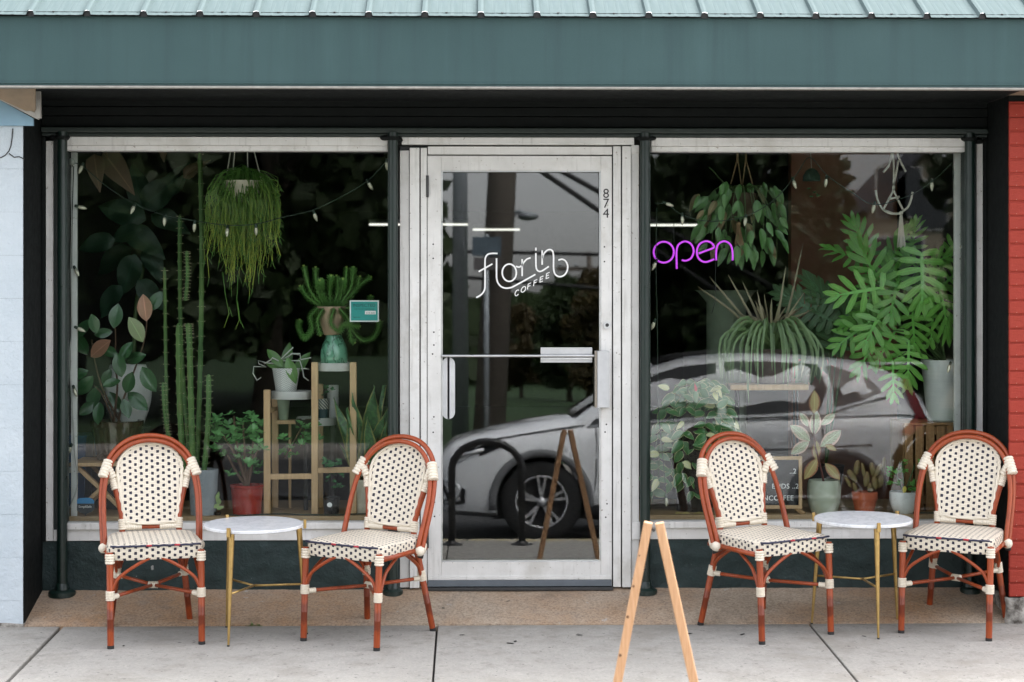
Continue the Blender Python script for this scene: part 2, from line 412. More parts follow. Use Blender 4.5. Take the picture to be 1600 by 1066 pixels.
ys = [SW_Y - .003, -2.25, -4.1, -6.0]
for i in range(-5, 6):
    x0 = -.143 + 1.772 * i; x1 = x0 + 1.772
    for j in range(3):
        gl = .009 if i == -1 else .0045; gr = .009 if i == -2 else .0045
        a, c = x0 + gl, x1 - gr; d, e = ys[j + 1] + .004, ys[j] - (.003 if j else 0)
        n = 10; vs = []; dz = rnd(-.002, .002)
        for yy in (d, e):
            for q in range(n + 1):
                vs.append((a + (c - a) * q / n, yy + (rnd(-.003, .003) if 0 < q < n else 0), zs(yy) + dz))
        vs2 = [(p[0], p[1], p[2] - .06) for p in vs]; m = n + 1
        fs = [(q, q + 1, m + q + 1, m + q) for q in range(n)] + [(2 * m + q + 1, 2 * m + q, q, q + 1)[::-1] for q in range(n)]
        fs += [(m + q, m + q + 1, 3 * m + q + 1, 3 * m + q) for q in range(n)] + [(0, m, 3 * m, 2 * m), (n, 2 * m + n, 3 * m + n, m + n)]
        MB().add(vs + vs2, fs).build('slab', CONC, SWALK, bevel=.004, recalc=True)
KERB = thing('kerb', 'low concrete kerb with worn yellow paint along the street', 'kerb', (0, -6.1, -.5), kind='structure')
for i in range(-6, 7): box('kerb_stone', KERBM, KERB, i * 2.0 + .004, i * 2.0 + 1.996, -6.20, -6.004, -.62, zs(-6.0) - .002, bevel=.015)
tag(box('far_pavement', CONC, None, -120, 120, -18.6, -17.0, -.66, -.385), 'narrow concrete pavement across the street', 'pavement', kind='structure')
XL, XR = -2.093, X(1576, SW_Y)
ap = MB(); n = 60; vs = []
for j, (yy, zz) in enumerate(((SW_Y, SW_Z + .004), (SW_Y + .03, SW_Z + .016), (-.2, -.052), (.03, .002))):
    for q in range(n + 1):
        t = q / n; wob = .006 * mnoise.noise(V((t * 34, j * 3.1, 1))) if j < 2 else 0
        vs.append((XL - .02 + (XR - XL + .06) * t, yy + wob, zz + .004 * mnoise.noise(V((t * 16, j * 2.2, 5)))))
m = n + 1
fs = [(j * m + q, j * m + q + 1, (j + 1) * m + q + 1, (j + 1) * m + q) for j in range(3) for q in range(n)]
vs += [(p[0], p[1], p[2] - .08) for p in vs[:m]]; fs += [(4 * m + q, 4 * m + q + 1, q + 1, q) for q in range(n)]
tag(ap.add(vs, fs).build('entry_apron', APRON, smooth=True, auto=40), 'sloped brown aggregate apron under the shop front', 'apron', kind='structure')

# ------------------------------------------------------------------ the shop front
SHOP = thing('coffee_shop', 'dark green shop front of the coffee shop under the canopy', 'building', (.25, 0, 0))
zh0 = Z(215, 0); SOF = Z(137.5, -.72)
box('return_wall', BLACK, SHOP, XL - .12, XL, SW_Y + .004, .2, SW_Z - .05, SOF, bevel=.004)
box('return_wall', BLACK, SHOP, XR, XR + .10, SW_Y + .006, .2, SW_Z - .05, SOF, bevel=.004)
hb = [zh0 + .045, zh0 + .10, zh0 + .145, zh0 + .19, SOF - .002]
for i in range(4): box('siding_board', BLACK, SHOP, XL + .002, XR - .002, -.045 - .004 * (i % 2), .05, hb[i] + .002, hb[i + 1] - .001, bevel=.003)
box('moulding', MOULD, SHOP, XL + .004, XR - .004, -.075, .05, zh0 + .016, zh0 + .043, bevel=.006)
box('moulding', MOULD, SHOP, XL + .006, XR - .006, -.055, .05, zh0, zh0 + .014, bevel=.003)
zb = Z(843, 0)
def stucco_wall(x0, x1):
    nx, nz = 60, 14; b = MB(); vs = []
    for j in range(nz + 1):
        for i in range(nx + 1):
            x = x0 + (x1 - x0) * i / nx; z = -.06 + (zb + .06) * j / nz
            vs.append((x, -.012 - .010 * mnoise.noise(V((x * 7, z * 9, 2))) - .006 * mnoise.noise(V((x * 19, z * 23, 7))), z))
    k = nx + 1; fs = [(j * k + i, j * k + i + 1, (j + 1) * k + i + 1, (j + 1) * k + i) for j in range(nz) for i in range(nx)]
    b.add(vs, fs); b.box(x0, x1, .012, .1, -.06, zb); b.build('bulkhead_wall', STUCCO, SHOP, smooth=True, auto=50)
stucco_wall(XL + .001, X(645)); stucco_wall(X(982), XR - .001)
box('corner_infill', BLACK, SHOP, XL + .001, X(73), -.03, .06, zb, zh0 - .001)
box('corner_infill', BLACK, SHOP, X(1534), XR - .001, -.03, .06, zb, zh0 - .001)
# white frame strips beside the posts
box('jamb_strip', FRAME, SHOP, X(73) + .001, X(84.5), -.024, .06, zb + .002, Z(222))
box('jamb_strip', FRAME, SHOP, X(1524.5), X(1534) - .001, -.024, .06, zb + .002, Z(216))
box('jamb_strip', MOULD, SHOP, X(84.7), X(104) - .001, -.015, .08, zb + .002, zh0 - .001)
box('jamb_strip', MOULD, SHOP, X(1507) + .001, X(1524.3), -.015, .08, zb + .002, zh0 - .001)

def steel_post(px, base_r, label):
    x = X(px, -.06); t = thing('steel_post', label, 'post', (x, -.06, -.02), 'green steel posts of the shop front')
    MB().tube([(x, -.06, -.02), (x, -.06, zh0 + .02)], .0255, 20).build('pole', POST, t, smooth=True, auto=40)
    MB().lathe([(base_r, -.03), (base_r, -.008), (base_r - .008, -.001), (.034, .003), (.030, .03), (.026, .035)], 24, (x, -.06, 0)).build('base_flange', POST, t, smooth=True, auto=40)
    MB().lathe([(.030, zh0 - .02), (.036, zh0 - .012), (.036, zh0 - .001)], 20, (x, -.06, 0)).build('top_collar', BLACK, t, smooth=True, auto=40)
steel_post(97, .067, 'dark green round post at the left end of the left shop window')
steel_post(614, .05, 'dark green round post between left window and door')
steel_post(1008, .06, 'dark green round post between the door and the right window')
steel_post(1515.5, .05, 'dark green round post at the right end of the right window')

for k_, px in enumerate((96, 612, 1008, 1516)):
    for q in range(3): rough_blob = MB().ball((X(px) + (-.03, .0, .03)[q], -.045, zh0 - .006 - .006 * q * (k_ % 2)), .022 + .006 * ((q + k_) % 2), 9, 6, .5).build('paint_clot', BLACK, SHOP, smooth=True)
def display_window(x0, x1, eps, label, strip_left):
    t = thing('display_window', label, 'window', ((x0 + x1) / 2, .05, zb))
    box('top_rail', FRAME, t, x0, x1, -.034, .07, Z(229), zh0 - .002)
    box('glazing_bead', FRAME, t, x0 + .001, x1 - .001, -.022, .07, Z(237), Z(229) - .001)
    box('sill', FRAME, t, x0 - .03, x1 + .03, -.030, .07, Z(825), Z(815))
    box('sill_face', FRAME, t, x0 - .06, x1 + .05, -.018, .07, zb + .001, Z(825) - .001)
    if strip_left: box('side_bead', FRAME, t, x0, x0 + .030, .105, .13, Z(815), Z(237))
    h = (Z(237) - Z(815)); cx, cz = (x0 + x1) / 2, (Z(237) + Z(815)) / 2
    g = MB().box(-(x1 - x0) / 2 + .002, (x1 - x0) / 2 - .002, -.003, .003, -h / 2 - .006, h / 2 + .006)
    o = link('glass_pane', g.mesh('glass_pane', GLASS_W, False), t, M4=Matrix.Translation((cx, .045, cz)) @ Matrix.Rotation(-eps, 4, 'X'))
    return t
WL = display_window(X(104), X(606), 60 / 2 / FPX, 'large plate glass window left of the door with white frame', True)
WR = display_window(X(1017), X(1507), TILT / 2 / FPX, 'large plate glass window right of the door with white frame', False)
box('side_bead', FRAME, WR, X(1497), X(1507) , .075, .10, Z(815), Z(237))

# door frame and door
DF = thing('door_frame', 'peeling white painted frame around the glass entrance door', 'door frame', (X(812), 0, 0))
box('head', FRAME, DF, X(628), X(990), -.036, .06, Z(227), zh0 - .002)
box('head_stop', FRAME, DF, X(668.5), X(956), -.016, .06, Z(242), Z(229.5))
for a, c, dpt in ((625, 639.5, -.018), (640.5, 655.5, -.036), (657.5, 667, -.026)):
    box('jamb', FRAME, DF, X(a), X(c), dpt, .06, .001, Z(232 if a > 630 else 236))
for a, c, dpt in ((957.5, 969.5, -.026), (971.5, 985, -.036), (986, 998, -.018)):
    box('jamb', FRAME, DF, X(a), X(c), dpt, .06, .001, Z(229 if a < 985 else 238))
box('gap_filler', INK, DF, X(625), X(667.3), .0, .055, .0, Z(229)); box('gap_filler', INK, DF, X(956.5), X(998), .0, .055, .0, Z(229))
box('transom_end', FRAME, DF, X(985.5), X(998), -.030, .05, Z(240), Z(227) - .001)
box('sill_end', FRAME, DF, X(986), X(1000), -.028, .05, zb + .001, Z(816)); 
box('threshold', DKMET, DF, X(668), X(957), -.05, .06, -.012, .003)

DOOR = thing('entrance_door', 'glass entrance door with worn white aluminium frame and script lettering', 'door', (X(668), .0, .004))
dl, dr_, gl, gr, gt, gb = X(668), X(955.5), X(689.5), X(938.5), Z(267), Z(877)
box('stile', FRAME, DOOR, dl, gl, -.020, .03, Z(917) + .004, Z(244)); box('stile', FRAME, DOOR, gr, dr_, -.020, .03, Z(917) + .004, Z(244))
box('top_rail', FRAME, DOOR, gl + .0005, gr - .0005, -.020, .03, gt, Z(244)); box('bottom_rail', FRAME, DOOR, gl + .0005, gr - .0005, -.020, .03, Z(917) + .004, gb)
zk = Z(905)
box('sweep_cap', FRAME, DOOR, dl + .002, dr_ - .002, -.026, -.0205, zk, Z(899)); box('door_sweep', KICK, DOOR, dl + .002, dr_ - .002, -.030, -.0205, .006, zk - .001)
for (a, c, d, e) in ((gl, gl + .007, gb, gt), (gr - .007, gr, gb, gt), (gl + .007, gr - .007, gb, gb + .008), (gl + .007, gr - .007, gt - .006, gt)):
    box('glazing_bead', CHROME, DOOR, a, c, -.012, .02, d, e, bevel=.001)
h = gt - gb; eps = TILT / 2 / FPX
link('glass_pane', MB().box(-(gr - gl) / 2 + .002, (gr - gl) / 2 - .002, -.003, .003, -h / 2 + .002, h / 2 - .002).mesh('glass_pane', GLASS_D, False), DOOR,
     M4=Matrix.Translation(((gl + gr) / 2, .005, (gt + gb) / 2)) @ Matrix.Rotation(-eps, 4, 'X'))
for py in (292, 838):
    MB().tube([(X(668), -.03, Z(py + 17)), (X(668), -.03, Z(py - 17))], .007, 10).build('hinge', DKMET, DOOR, smooth=True, auto=40)
def plate(name, m, x0, x1, z0, z1, y0, y1, r):
    pts = []
    for cx, cz, a0 in ((x1 - r, z1 - r, 0), (x0 + r, z1 - r, 90), (x0 + r, z0 + r, 180), (x1 - r, z0 + r, 270)):
        for k in range(5): a = radians(a0 + k * 22.5); pts.append((cx + r * cos(a), cz + r * sin(a)))
    return MB().prism(pts, y0, y1).build(name, m, DOOR, bevel=.002, recalc=True)
plate('hinge_side_plate', ALU, X(690.5), X(711), Z(655), Z(558), -.011, -.001, .035)
MB().tube([(X(690), -.028, Z(556)), (X(929), -.028, Z(556))], .0065, 10).build('push_bar', CHROME, DOOR, smooth=True, auto=40)
box('bar_mount', ALU, DOOR, X(844.5), X(925), -.022, -.008, Z(566.5), Z(543), bevel=.002); box('bar_mount_rib', CHROME, DOOR, X(844.5), X(925), -.027, -.0225, Z(562), Z(559), bevel=.001)
pl = box('pull_handle', ALU, DOOR, X(932), X(950.5), -.075, -.021, Z(636), Z(548), bevel=.003)
box('pull_handle_edge', mat('brushed steel edge', (.30, .27, .23), .4, .8), DOOR, X(928), X(931.8), -.068, -.021, Z(636), Z(548), bevel=.001)
MB().tube([(X(948), -.030, Z(508)), (X(948), -.018, Z(508))], .019, 20).build('lock_cylinder', CHROME, DOOR, smooth=True, auto=40)
MB().tube([(X(948), -.032, Z(508)), (X(948), -.0295, Z(508))], .009, 16).build('keyway', DKMET, DOOR, smooth=True, auto=40)
for px, py in ((677, 382), (677, 404), (678, 519), (678, 539), (676, 553), (944, 386), (944, 409), (678, 651), (677, 675), (679, 784), (679, 806), (947, 663), (945, 675), (948, 787), (946, 808)):
    MB().tube([(X(px), -.0212, Z(py)), (X(px), -.019, Z(py))], .0042, 8).build('screw_hole', INK, DOOR)
# number and lettering
for k, ch in enumerate('874'):
    link('numeral', text_mesh(ch, .066, INK), DOOR, M4=Matrix.Translation((X(946.5), -.0215, Z(309.5 + 15.5 * k))) @ FACE)
LZ = 7.615
def lp(x, y): p = P(720 + x / LZ, 360 + y / LZ, -.004); return (p.x, p.z)
def ribbon(b, pts, wd, y0=-.0062, y1=-.0052, closed=False):
    pts = [V((p[0], 0, p[1])) for p in pts]; m = len(pts); Lf = []; Rt = []
    for i in range(m):
        t = (pts[(i + 1) % m] - pts[i - 1]) if closed else (pts[min(i + 1, m - 1)] - pts[max(i - 1, 0)])
        t.normalize(); q = V((-t.z, 0, t.x)) * wd / 2; Lf.append(pts[i] + q); Rt.append(pts[i] - q)
    vs = [(p.x, y, p.z) for y in (y0, y1) for p in Lf + Rt]; fs = []
    for i in range(m if closed else m - 1):
        j = (i + 1) % m
        fs += [(i, j, m + j, m + i), (2 * m + i, 3 * m + i, 3 * m + j, 2 * m + j), (i, 2 * m + i, 2 * m + j, j), (m + i, m + j, 3 * m + j, 3 * m + i)]
    b.add(vs, fs)
def stroke(pts, sm=True, n=6):
    q = [V((*lp(*p), 0)) for p in pts]
    if sm: q = catmull(q, n)
    return [(v.x, v.y) for v in q]
GL = {
 'f': [[(437, 276), (372, 275), (322, 287), (294, 325), (288, 380), (288, 520), (288, 640), (284, 700), (262, 745), (228, 776), (184, 800)]],
 'l': [[(425, 333), (425, 400), (425, 500), (427, 570), (442, 625), (478, 668), (530, 688), (590, 683), (640, 662), (760, 596), (888, 525)]],
 'r': [[(730, 343), (730, 440), (730, 546)], [(655, 428), (690, 438), (722, 422), (752, 380), (785, 345), (830, 327)]],
 'i': [[(893, 270), (893, 350), (895, 430), (906, 470), (938, 490), (978, 476), (1047, 430)]],
 'n': [[(968, 240), (968, 320), (968, 410)], [(970, 335), (985, 285), (1025, 240), (1066, 230), (1094, 255), (1103, 310), (1103, 390), (1104, 460), (1118, 515), (1152, 546), (1195, 550), (1240, 524), (1268, 470), (1270, 415), (1245, 365), (1205, 345), (1160, 356)]]}
WD = 18.5 / LZ / 315
for ch, ss in GL.items():
    b = MB()
    for s_ in ss: ribbon(b, stroke(s_), WD)
    if ch == 'f': ribbon(b, stroke([(213, 492), (376, 400)], False), WD, -.0066, -.0056)
    if ch == 'i': ribbon(b, stroke([(893, 207), (893, 242)], False), WD * 1.05)
    b.build('letter', VINYL, DOOR)
b = MB(); ribbon(b, [lp(577 + 84 * cos(2 * pi * k / 40), 505 + 103 * sin(2 * pi * k / 40)) for k in range(40)], WD, closed=True); b.build('letter', VINYL, DOOR)
SM = {'C': [[(.9, .82), (.6, 1), (.25, .9), (.05, .5), (.25, .1), (.6, 0), (.9, .18)]], 'O': 'o', 'F': [[(.1, 0), (.1, 1)], [(.1, .96), (.8, .96)], [(.1, .52), (.7, .52)]],
      'E': [[(.1, 0), (.1, 1)], [(.1, .96), (.8, .96)], [(.1, .52), (.7, .52)], [(.1, .04), (.8, .04)]]}
for ch, (cx, cy) in zip('COFFEE', ((668, 745), (745, 703), (818, 662), (890, 622), (964, 580), (1038, 537))):
    b = MB(); f_ = lambda a, c: lp(cx + (a - .5) * 56 * .92 + (c - .5) * 8, cy - (a - .5) * 56 * .40 - (c - .5) * 66)
    if ch == 'O': ribbon(b, [f_(.5 + .52 * cos(2 * pi * k / 24), .5 + .48 * sin(2 * pi * k / 24)) for k in range(24)], WD * .55, closed=True)
    else:
        for s_ in SM[ch]:
            q = [V((*f_(*p), 0)) for p in s_]
            if ch == 'C': q = catmull(q, 5)
            ribbon(b, [(v.x, v.y) for v in q], WD * .55, -.0062 - .0003 * SM[ch].index(s_))
    b.build('letter', VINYL, DOOR)

# ------------------------------------------------------------------ canopy
YC = -.72
CAN = thing('canopy', 'teal metal canopy with ribbed roof over the shop front', 'canopy', (.3, YC, SOF))
xs_ = [-3.4, X(734, YC), 3.5]
for i in range(2): box('fascia_panel', FASCIA, CAN, xs_[i] - .02 * i, xs_[i + 1], YC - .0008 * i, YC + .03, Z(135, YC), Z(27.5, YC), bevel=0)
box('fascia_lip', FASCIA, CAN, -3.4, 3.5, YC - .006, YC + .02, Z(132, YC), Z(130, YC), bevel=.001)
box('fascia_cap', FASCIA, CAN, -3.4, 3.5, YC - .005, YC + .02, Z(29.5, YC), Z(28, YC), bevel=.001)
box('drip_edge', TRIMW, CAN, -3.4, 3.5, YC - .004, YC + .05, Z(138.5, YC), Z(135.6, YC), bevel=.001)
sofx = [-3.4, XL + .02, XR + .0, 3.5]
for i, mm in enumerate((TAN, BLACK, TAN)): box('soffit_panel', mm, CAN, sofx[i] + .001, sofx[i + 1] - .001, YC + .05, .05 if i == 1 else SW_Y + .05, SOF + .001, SOF + .02, bevel=0)
pit = 87.3 / ppm(YC); ang = radians(26.4); y0r = YC - .03; z0r = Z(25.5, YC - .03)
prof = [(0, 0), (.018, .001), (.024, .020), (.036, .0225), (.048, .020), (.054, .001), (.095, 0), (.100, .001), (.108, .001), (.113, 0), (.150, 0), (.155, .001), (.163, .001), (.168, 0), (.205, 0), (.210, .001), (.218, .001), (.223, 0), (pit, 0)]
k_ = pit / prof[-1][0]
pb = MB(); n = len(prof); ln = 1.5
for th_, flip in ((0, 0), (-.0012, 1)):
    vs = [(x, cos(ang) * s_, z + th_ + sin(ang) * s_) for s_ in (0, ln) for x, z in prof]
    pb.add(vs, [((i, i + 1, n + i + 1, n + i) if not flip else (i, n + i, n + i + 1, i + 1)) for i in range(n - 1)])
ROOFME = pb.mesh('roof_panel', ROOF, False)
cb = MB(); cb.add([(.020, .012, -.006), (.052, .012, -.006), (.048, .012, .019), (.036, .012, .0215), (.024, .012, .019)], [(0, 1, 2, 3, 4)]); CLOME = cb.mesh('closure', INK, False)
sb = MB(); sb.tube([(.135, .035, .012), (.135, .033, .022)], .006, 8); sb.tube([(.135, .036, .011), (.135, .035, .0155)], .0085, 8); SCRME = sb.mesh('screw', DKMET, False)
xr0 = X(47, y0r) - .036
for i in range(-12, 27):
    xx = xr0 + (i) * pit
    if xx < -3.4 or xx > 3.3: continue
    o = link('roof_panel', ROOFME, CAN, M4=Matrix.Translation((xx, y0r, z0r + .001 * (i % 2))))
    LOC[o] = V((xx, y0r, z0r))
    c = link('rib_closure', CLOME, o); c2 = link('screw', SCRME, o)
box('eave_filler', INK, CAN, -3.4, 3.5, YC + .004, YC + .03, Z(27.4, YC), z0r + .02, bevel=0)

# ------------------------------------------------------------------ neighbours
NB1 = thing('brick_building', 'red painted brick wall at the right edge beside the shop', 'building', (XR + .4, SW_Y, SW_Z))
box('mortar', mat('red painted mortar', (.26, .028, .015), .8, bump=.4), NB1, XR + .102, 4.2, SW_Y + .012, .4, Z(935, SW_Y), SOF - .03, bevel=0)
box('mortar_edge', RED, NB1, XR + .001, XR + .1015, SW_Y - .002, SW_Y + .0055, Z(935, SW_Y), SOF - .03, bevel=0)
brick_me = {}
def brick_mesh(w_):
    if w_ not in brick_me:
        b = MB().box(0, w_, 0, .05, 0, .0595); brick_me[w_] = b.mesh('brick', RED, False)
    return brick_me[w_]
zc = Z(935, SW_Y); row = 0
while zc < SOF - .06:
    xx = XR + .0005 - (.107 if row % 2 else 0)
    while xx < 4.0:
        a = max(xx, XR + .0005); w_ = round(xx + .203 - a - .007, 4)
        if w_ > .03:
            o = link('brick', brick_mesh(w_), NB1, M4=Matrix.Translation((a, SW_Y - .009 + rnd(-.0018, .0018), zc + rnd(-.0008, .0008))) @ Matrix.Rotation(rnd(-.006, .006), 4, 'Y'))
            bv = o.modifiers.new('bevel', 'BEVEL'); bv.width = .004; bv.segments = 2
        xx += .2105
    zc += .0675; row += 1
STONE = mat('flaking white limestone', (.42, .40, .36), .9, c2=(.07, .06, .05), scale=22, amt=.3, bump=.9, bscale=25, dist=.012)
def rough_stone(name, m, par, x0, x1, y0, y1, z0, z1, seed, amp=.012):
    bm = bmesh.new(); bmesh.ops.create_cube(bm, size=1); bmesh.ops.subdivide_edges(bm, edges=bm.edges[:], cuts=5, use_grid_fill=True)
    for v in bm.verts:
        v.co = V(((x0 + x1) / 2 + v.co.x * (x1 - x0), (y0 + y1) / 2 + v.co.y * (y1 - y0), (z0 + z1) / 2 + v.co.z * (z1 - z0)))
        v.co += mnoise.noise_vector(v.co * 14 + V((seed, 0, 0))) * amp
        v.co -= LOC.get(par, V((0, 0, 0)))
    me = bpy.data.meshes.new(name); bm.to_mesh(me); bm.free(); me.materials.append(m); me.polygons.foreach_set('use_smooth', [True] * len(me.polygons))
    return link(name, me, par)
for i in range(4): rough_stone('foundation_stone', STONE, NB1, XR - .01 + i * .4, XR + .37 + i * .4, SW_Y - .025, .1, SW_Z - .05, Z(937, SW_Y), i * 7, .024)

NB2 = thing('blue_block_building', 'pale blue painted block wall at the left edge beside the shop', 'building', (XL - .6, SW_Y, SW_Z))
zt = Z(198, SW_Y); XN = XL - .004
box('block_core', BLUE, NB2, -3.6, XN - .004, SW_Y + .004, .3, SW_Z - .1, zt - .002, bevel=0)
zc = zt - .204; row = 0
while zc > SW_Z - .2:
    xx = XN - (.4 if row % 2 else .2)
    z0_ = max(zc + .0012, SW_Z + .012)
    right = XN
    while right > -3.5:
        box('block', BLUE, NB2, xx + .0003, right, SW_Y - .002 - rnd(0, .0005), SW_Y + .05, z0_ - .0009, zc + .2036, bevel=.0007)
        right = xx; xx -= .4
    zc -= .204; row += 1
rough_stone('broken_footing', STONE, NB2, -2.6, XL + .002, SW_Y - .012, SW_Y + .05, SW_Z - .03, SW_Z + .018, 3, .01)
zf0, zf1 = zt + .004, Z(150, SW_Y)
YB = SW_Y - .02
def quad(name, m, par, pts, th=.02):
    pts = [V(p) for p in pts]; nn = (pts[1] - pts[0]).cross(pts[2] - pts[0]).normalized() * th; k = len(pts)
    return MB().add(pts + [p + nn for p in pts], [tuple(range(k)), tuple(reversed(range(k, 2 * k)))] + [(i, i + k, (i + 1) % k + k, (i + 1) % k) for i in range(k)]).build(name, m, par, recalc=True)
FRIEZE = mat('sky blue frieze paint', (.22, .36, .46), .6, c2=(.18, .30, .40), scale=8)
quad('frieze_board', FRIEZE, NB2, [P(52, 196.5, YB), P(-60, 196.5, YB), P(-60, 128, YB), P(0, 157, YB), P(52, 185, YB)])
quad('soffit_board', TAN, NB2, [P(55, 139, YC + .06), P(55, 182, SW_Y - .045), P(-40, 130, SW_Y - .045), P(-40, 139, YC + .06)], .006)
MB().beam(P(-60, 121, SW_Y - .06), P(62, 184, SW_Y - .06), .03, .024).build('soffit_trim', TRIMW, NB2, bevel=.004)
MB().beam(P(59, 142, SW_Y - .07), P(60, 185, SW_Y - .07), .028, .026, V((0, 1, 0))).build('corner_trim', TRIMW, NB2, bevel=.003)
box('bracket', INK, NB2, XL - .06, XL - .0, SW_Y - .06, SW_Y - .02, Z(152, SW_Y), Z(146, SW_Y))
# plaster crack as a recessed dark seam
for pts in ([(20, 201), (19, 215), (17, 228), (14, 236), (8, 243), (0, 247)], [(14, 240), (22, 246), (30, 245), (38, 249)]):
    MB().tube([P(a, b_, SW_Y - .0045) for a, b_ in pts], [.0025] * len(pts), 5).build('crack', DIRT, NB2)
# ------------------------------------------------------------------ bistro chairs
def m_bamboo():
    b = NB('red brown bamboo look enamel')
    o = b.sep(b.tc.outputs['Object']); n = b.noise(6, 4, sc3=(25, 25, 3)); n2 = b.noise(38, 4)
    col = b.mix(b.rng(n, .3, .7), (.24, .041, .010), (.335, .064, .016))
    zz = b.math('ADD', o[2], b.math('MULTIPLY', b.math('SUBTRACT', n2, .5), .06))
    band = b.math('MULTIPLY', b.rng(zz, .075, .095), b.rng(zz, .165, .185, 1, 0))
    col = b.mix(b.math('MULTIPLY', band, .75), col, (.11, .022, .010))
    col = b.mix(b.math('MULTIPLY', b.rand(), .30), col, (.14, .024, .008))
    flame = b.rng(b.noise(17, 5, sc3=(1, 1, .35)), .58, .70, 0, .6)
    col = b.mix(flame, col, (.13, .026, .011))
    b.set(col, .34, 0, .35, coat=.08); return b.m
def m_weave(name, pitch, dark, cream, hole=.27, row_off=True):
    """flat plastic strands: cream with dark square gaps, staggered column by column; UV in metres"""
    b = NB(name); uv = b.sep(b.tc.outputs['UV'])
    u = b.math('ADD', b.math('DIVIDE', uv[0], pitch * 2), b.math('MULTIPLY', b.math('SUBTRACT', b.noise(34, 2), .5), .16)); v = b.math('ADD', b.math('DIVIDE', uv[1], pitch * 1.1), b.math('MULTIPLY', b.math('SUBTRACT', b.noise(41, 2), .5), .30))
    col_i = b.math('FLOOR', b.math('MULTIPLY', u, 2.0)); odd = b.math('MODULO', b.math('ADD', col_i, 200.0), 2.0)
    vv = b.math('ADD', v, b.math('MULTIPLY', odd, .5))
    fu = b.math('ABSOLUTE', b.math('SUBTRACT', b.math('FRACT', b.math('MULTIPLY', u, 2.0)), .5))
    fv = b.math('ABSOLUTE', b.math('SUBTRACT', b.math('FRACT', vv), .5))
    mk = b.math('MULTIPLY', b.rng(fu, hole - .02, hole + .03, 1, 0), b.rng(fv, hole - .035, hole + .01, 1, 0))
    seam = b.math('MAXIMUM', b.rng(b.math('ABSOLUTE', b.math('SUBTRACT', b.math('FRACT', b.math('MULTIPLY', v, 2.0)), .5)), .42, .49), b.math('MULTIPLY', b.rng(fu, .43, .49), .8))
    c = b.mix(b.rng(b.noise(60, 3), .3, .7), cream, sc(cream, .92))
    c = b.mix(b.math('MULTIPLY', seam, .35), c, sc(cream, .55))
    c = b.mix(mk, c, dark)
    b.set(c, .45, 0, .4)
    hgt = b.math('SUBTRACT', b.math('SUBTRACT', 1.0, b.math('MULTIPLY', seam, .5)), b.math('MULTIPLY', mk, .8))
    b.bump(hgt, .8, .003); return b.m
CREAM_C = (.72, .65, .53); NAVY_C = (.014, .013, .030)
BAMBOO = m_bamboo(); WEAVE = m_weave('woven back strands', .0258, NAVY_C, CREAM_C, .24); WEAVES = m_weave('woven seat strands', .0250, NAVY_C, CREAM_C, .19); WEAVEE = m_weave('woven seat edge strands', .0250, NAVY_C, CREAM_C, .25)
CREAM = mat('cream wrapped strand', CREAM_C, .5, c2=sc(CREAM_C, .85), scale=40, bump=.3, bscale=200)
NAVY = mat('navy strand', (.012, .014, .045), .4); REDS = mat('red strand', (.42, .02, .035), .4); RUB = mat('black rubber foot', (.012, .012, .012), .6)
def wrap(parent, a, b_, r, turns=6, name='binding', flat=None):
    a, b_ = V(a), V(b_); pts = []; rr = []; n = turns * 4
    for i in range(n + 1):
        pts.append(a + (b_ - a) * i / n); rr.append(r * (1.0 if i % 4 in (1, 2, 3) else .84) if 0 < i < n else r * .80)
    MB().tube(pts, rr, 12, flat=flat).build(name, CREAM, parent, smooth=True, auto=50)
def lerp(a, b_, t): return V(a) + (V(b_) - V(a)) * t
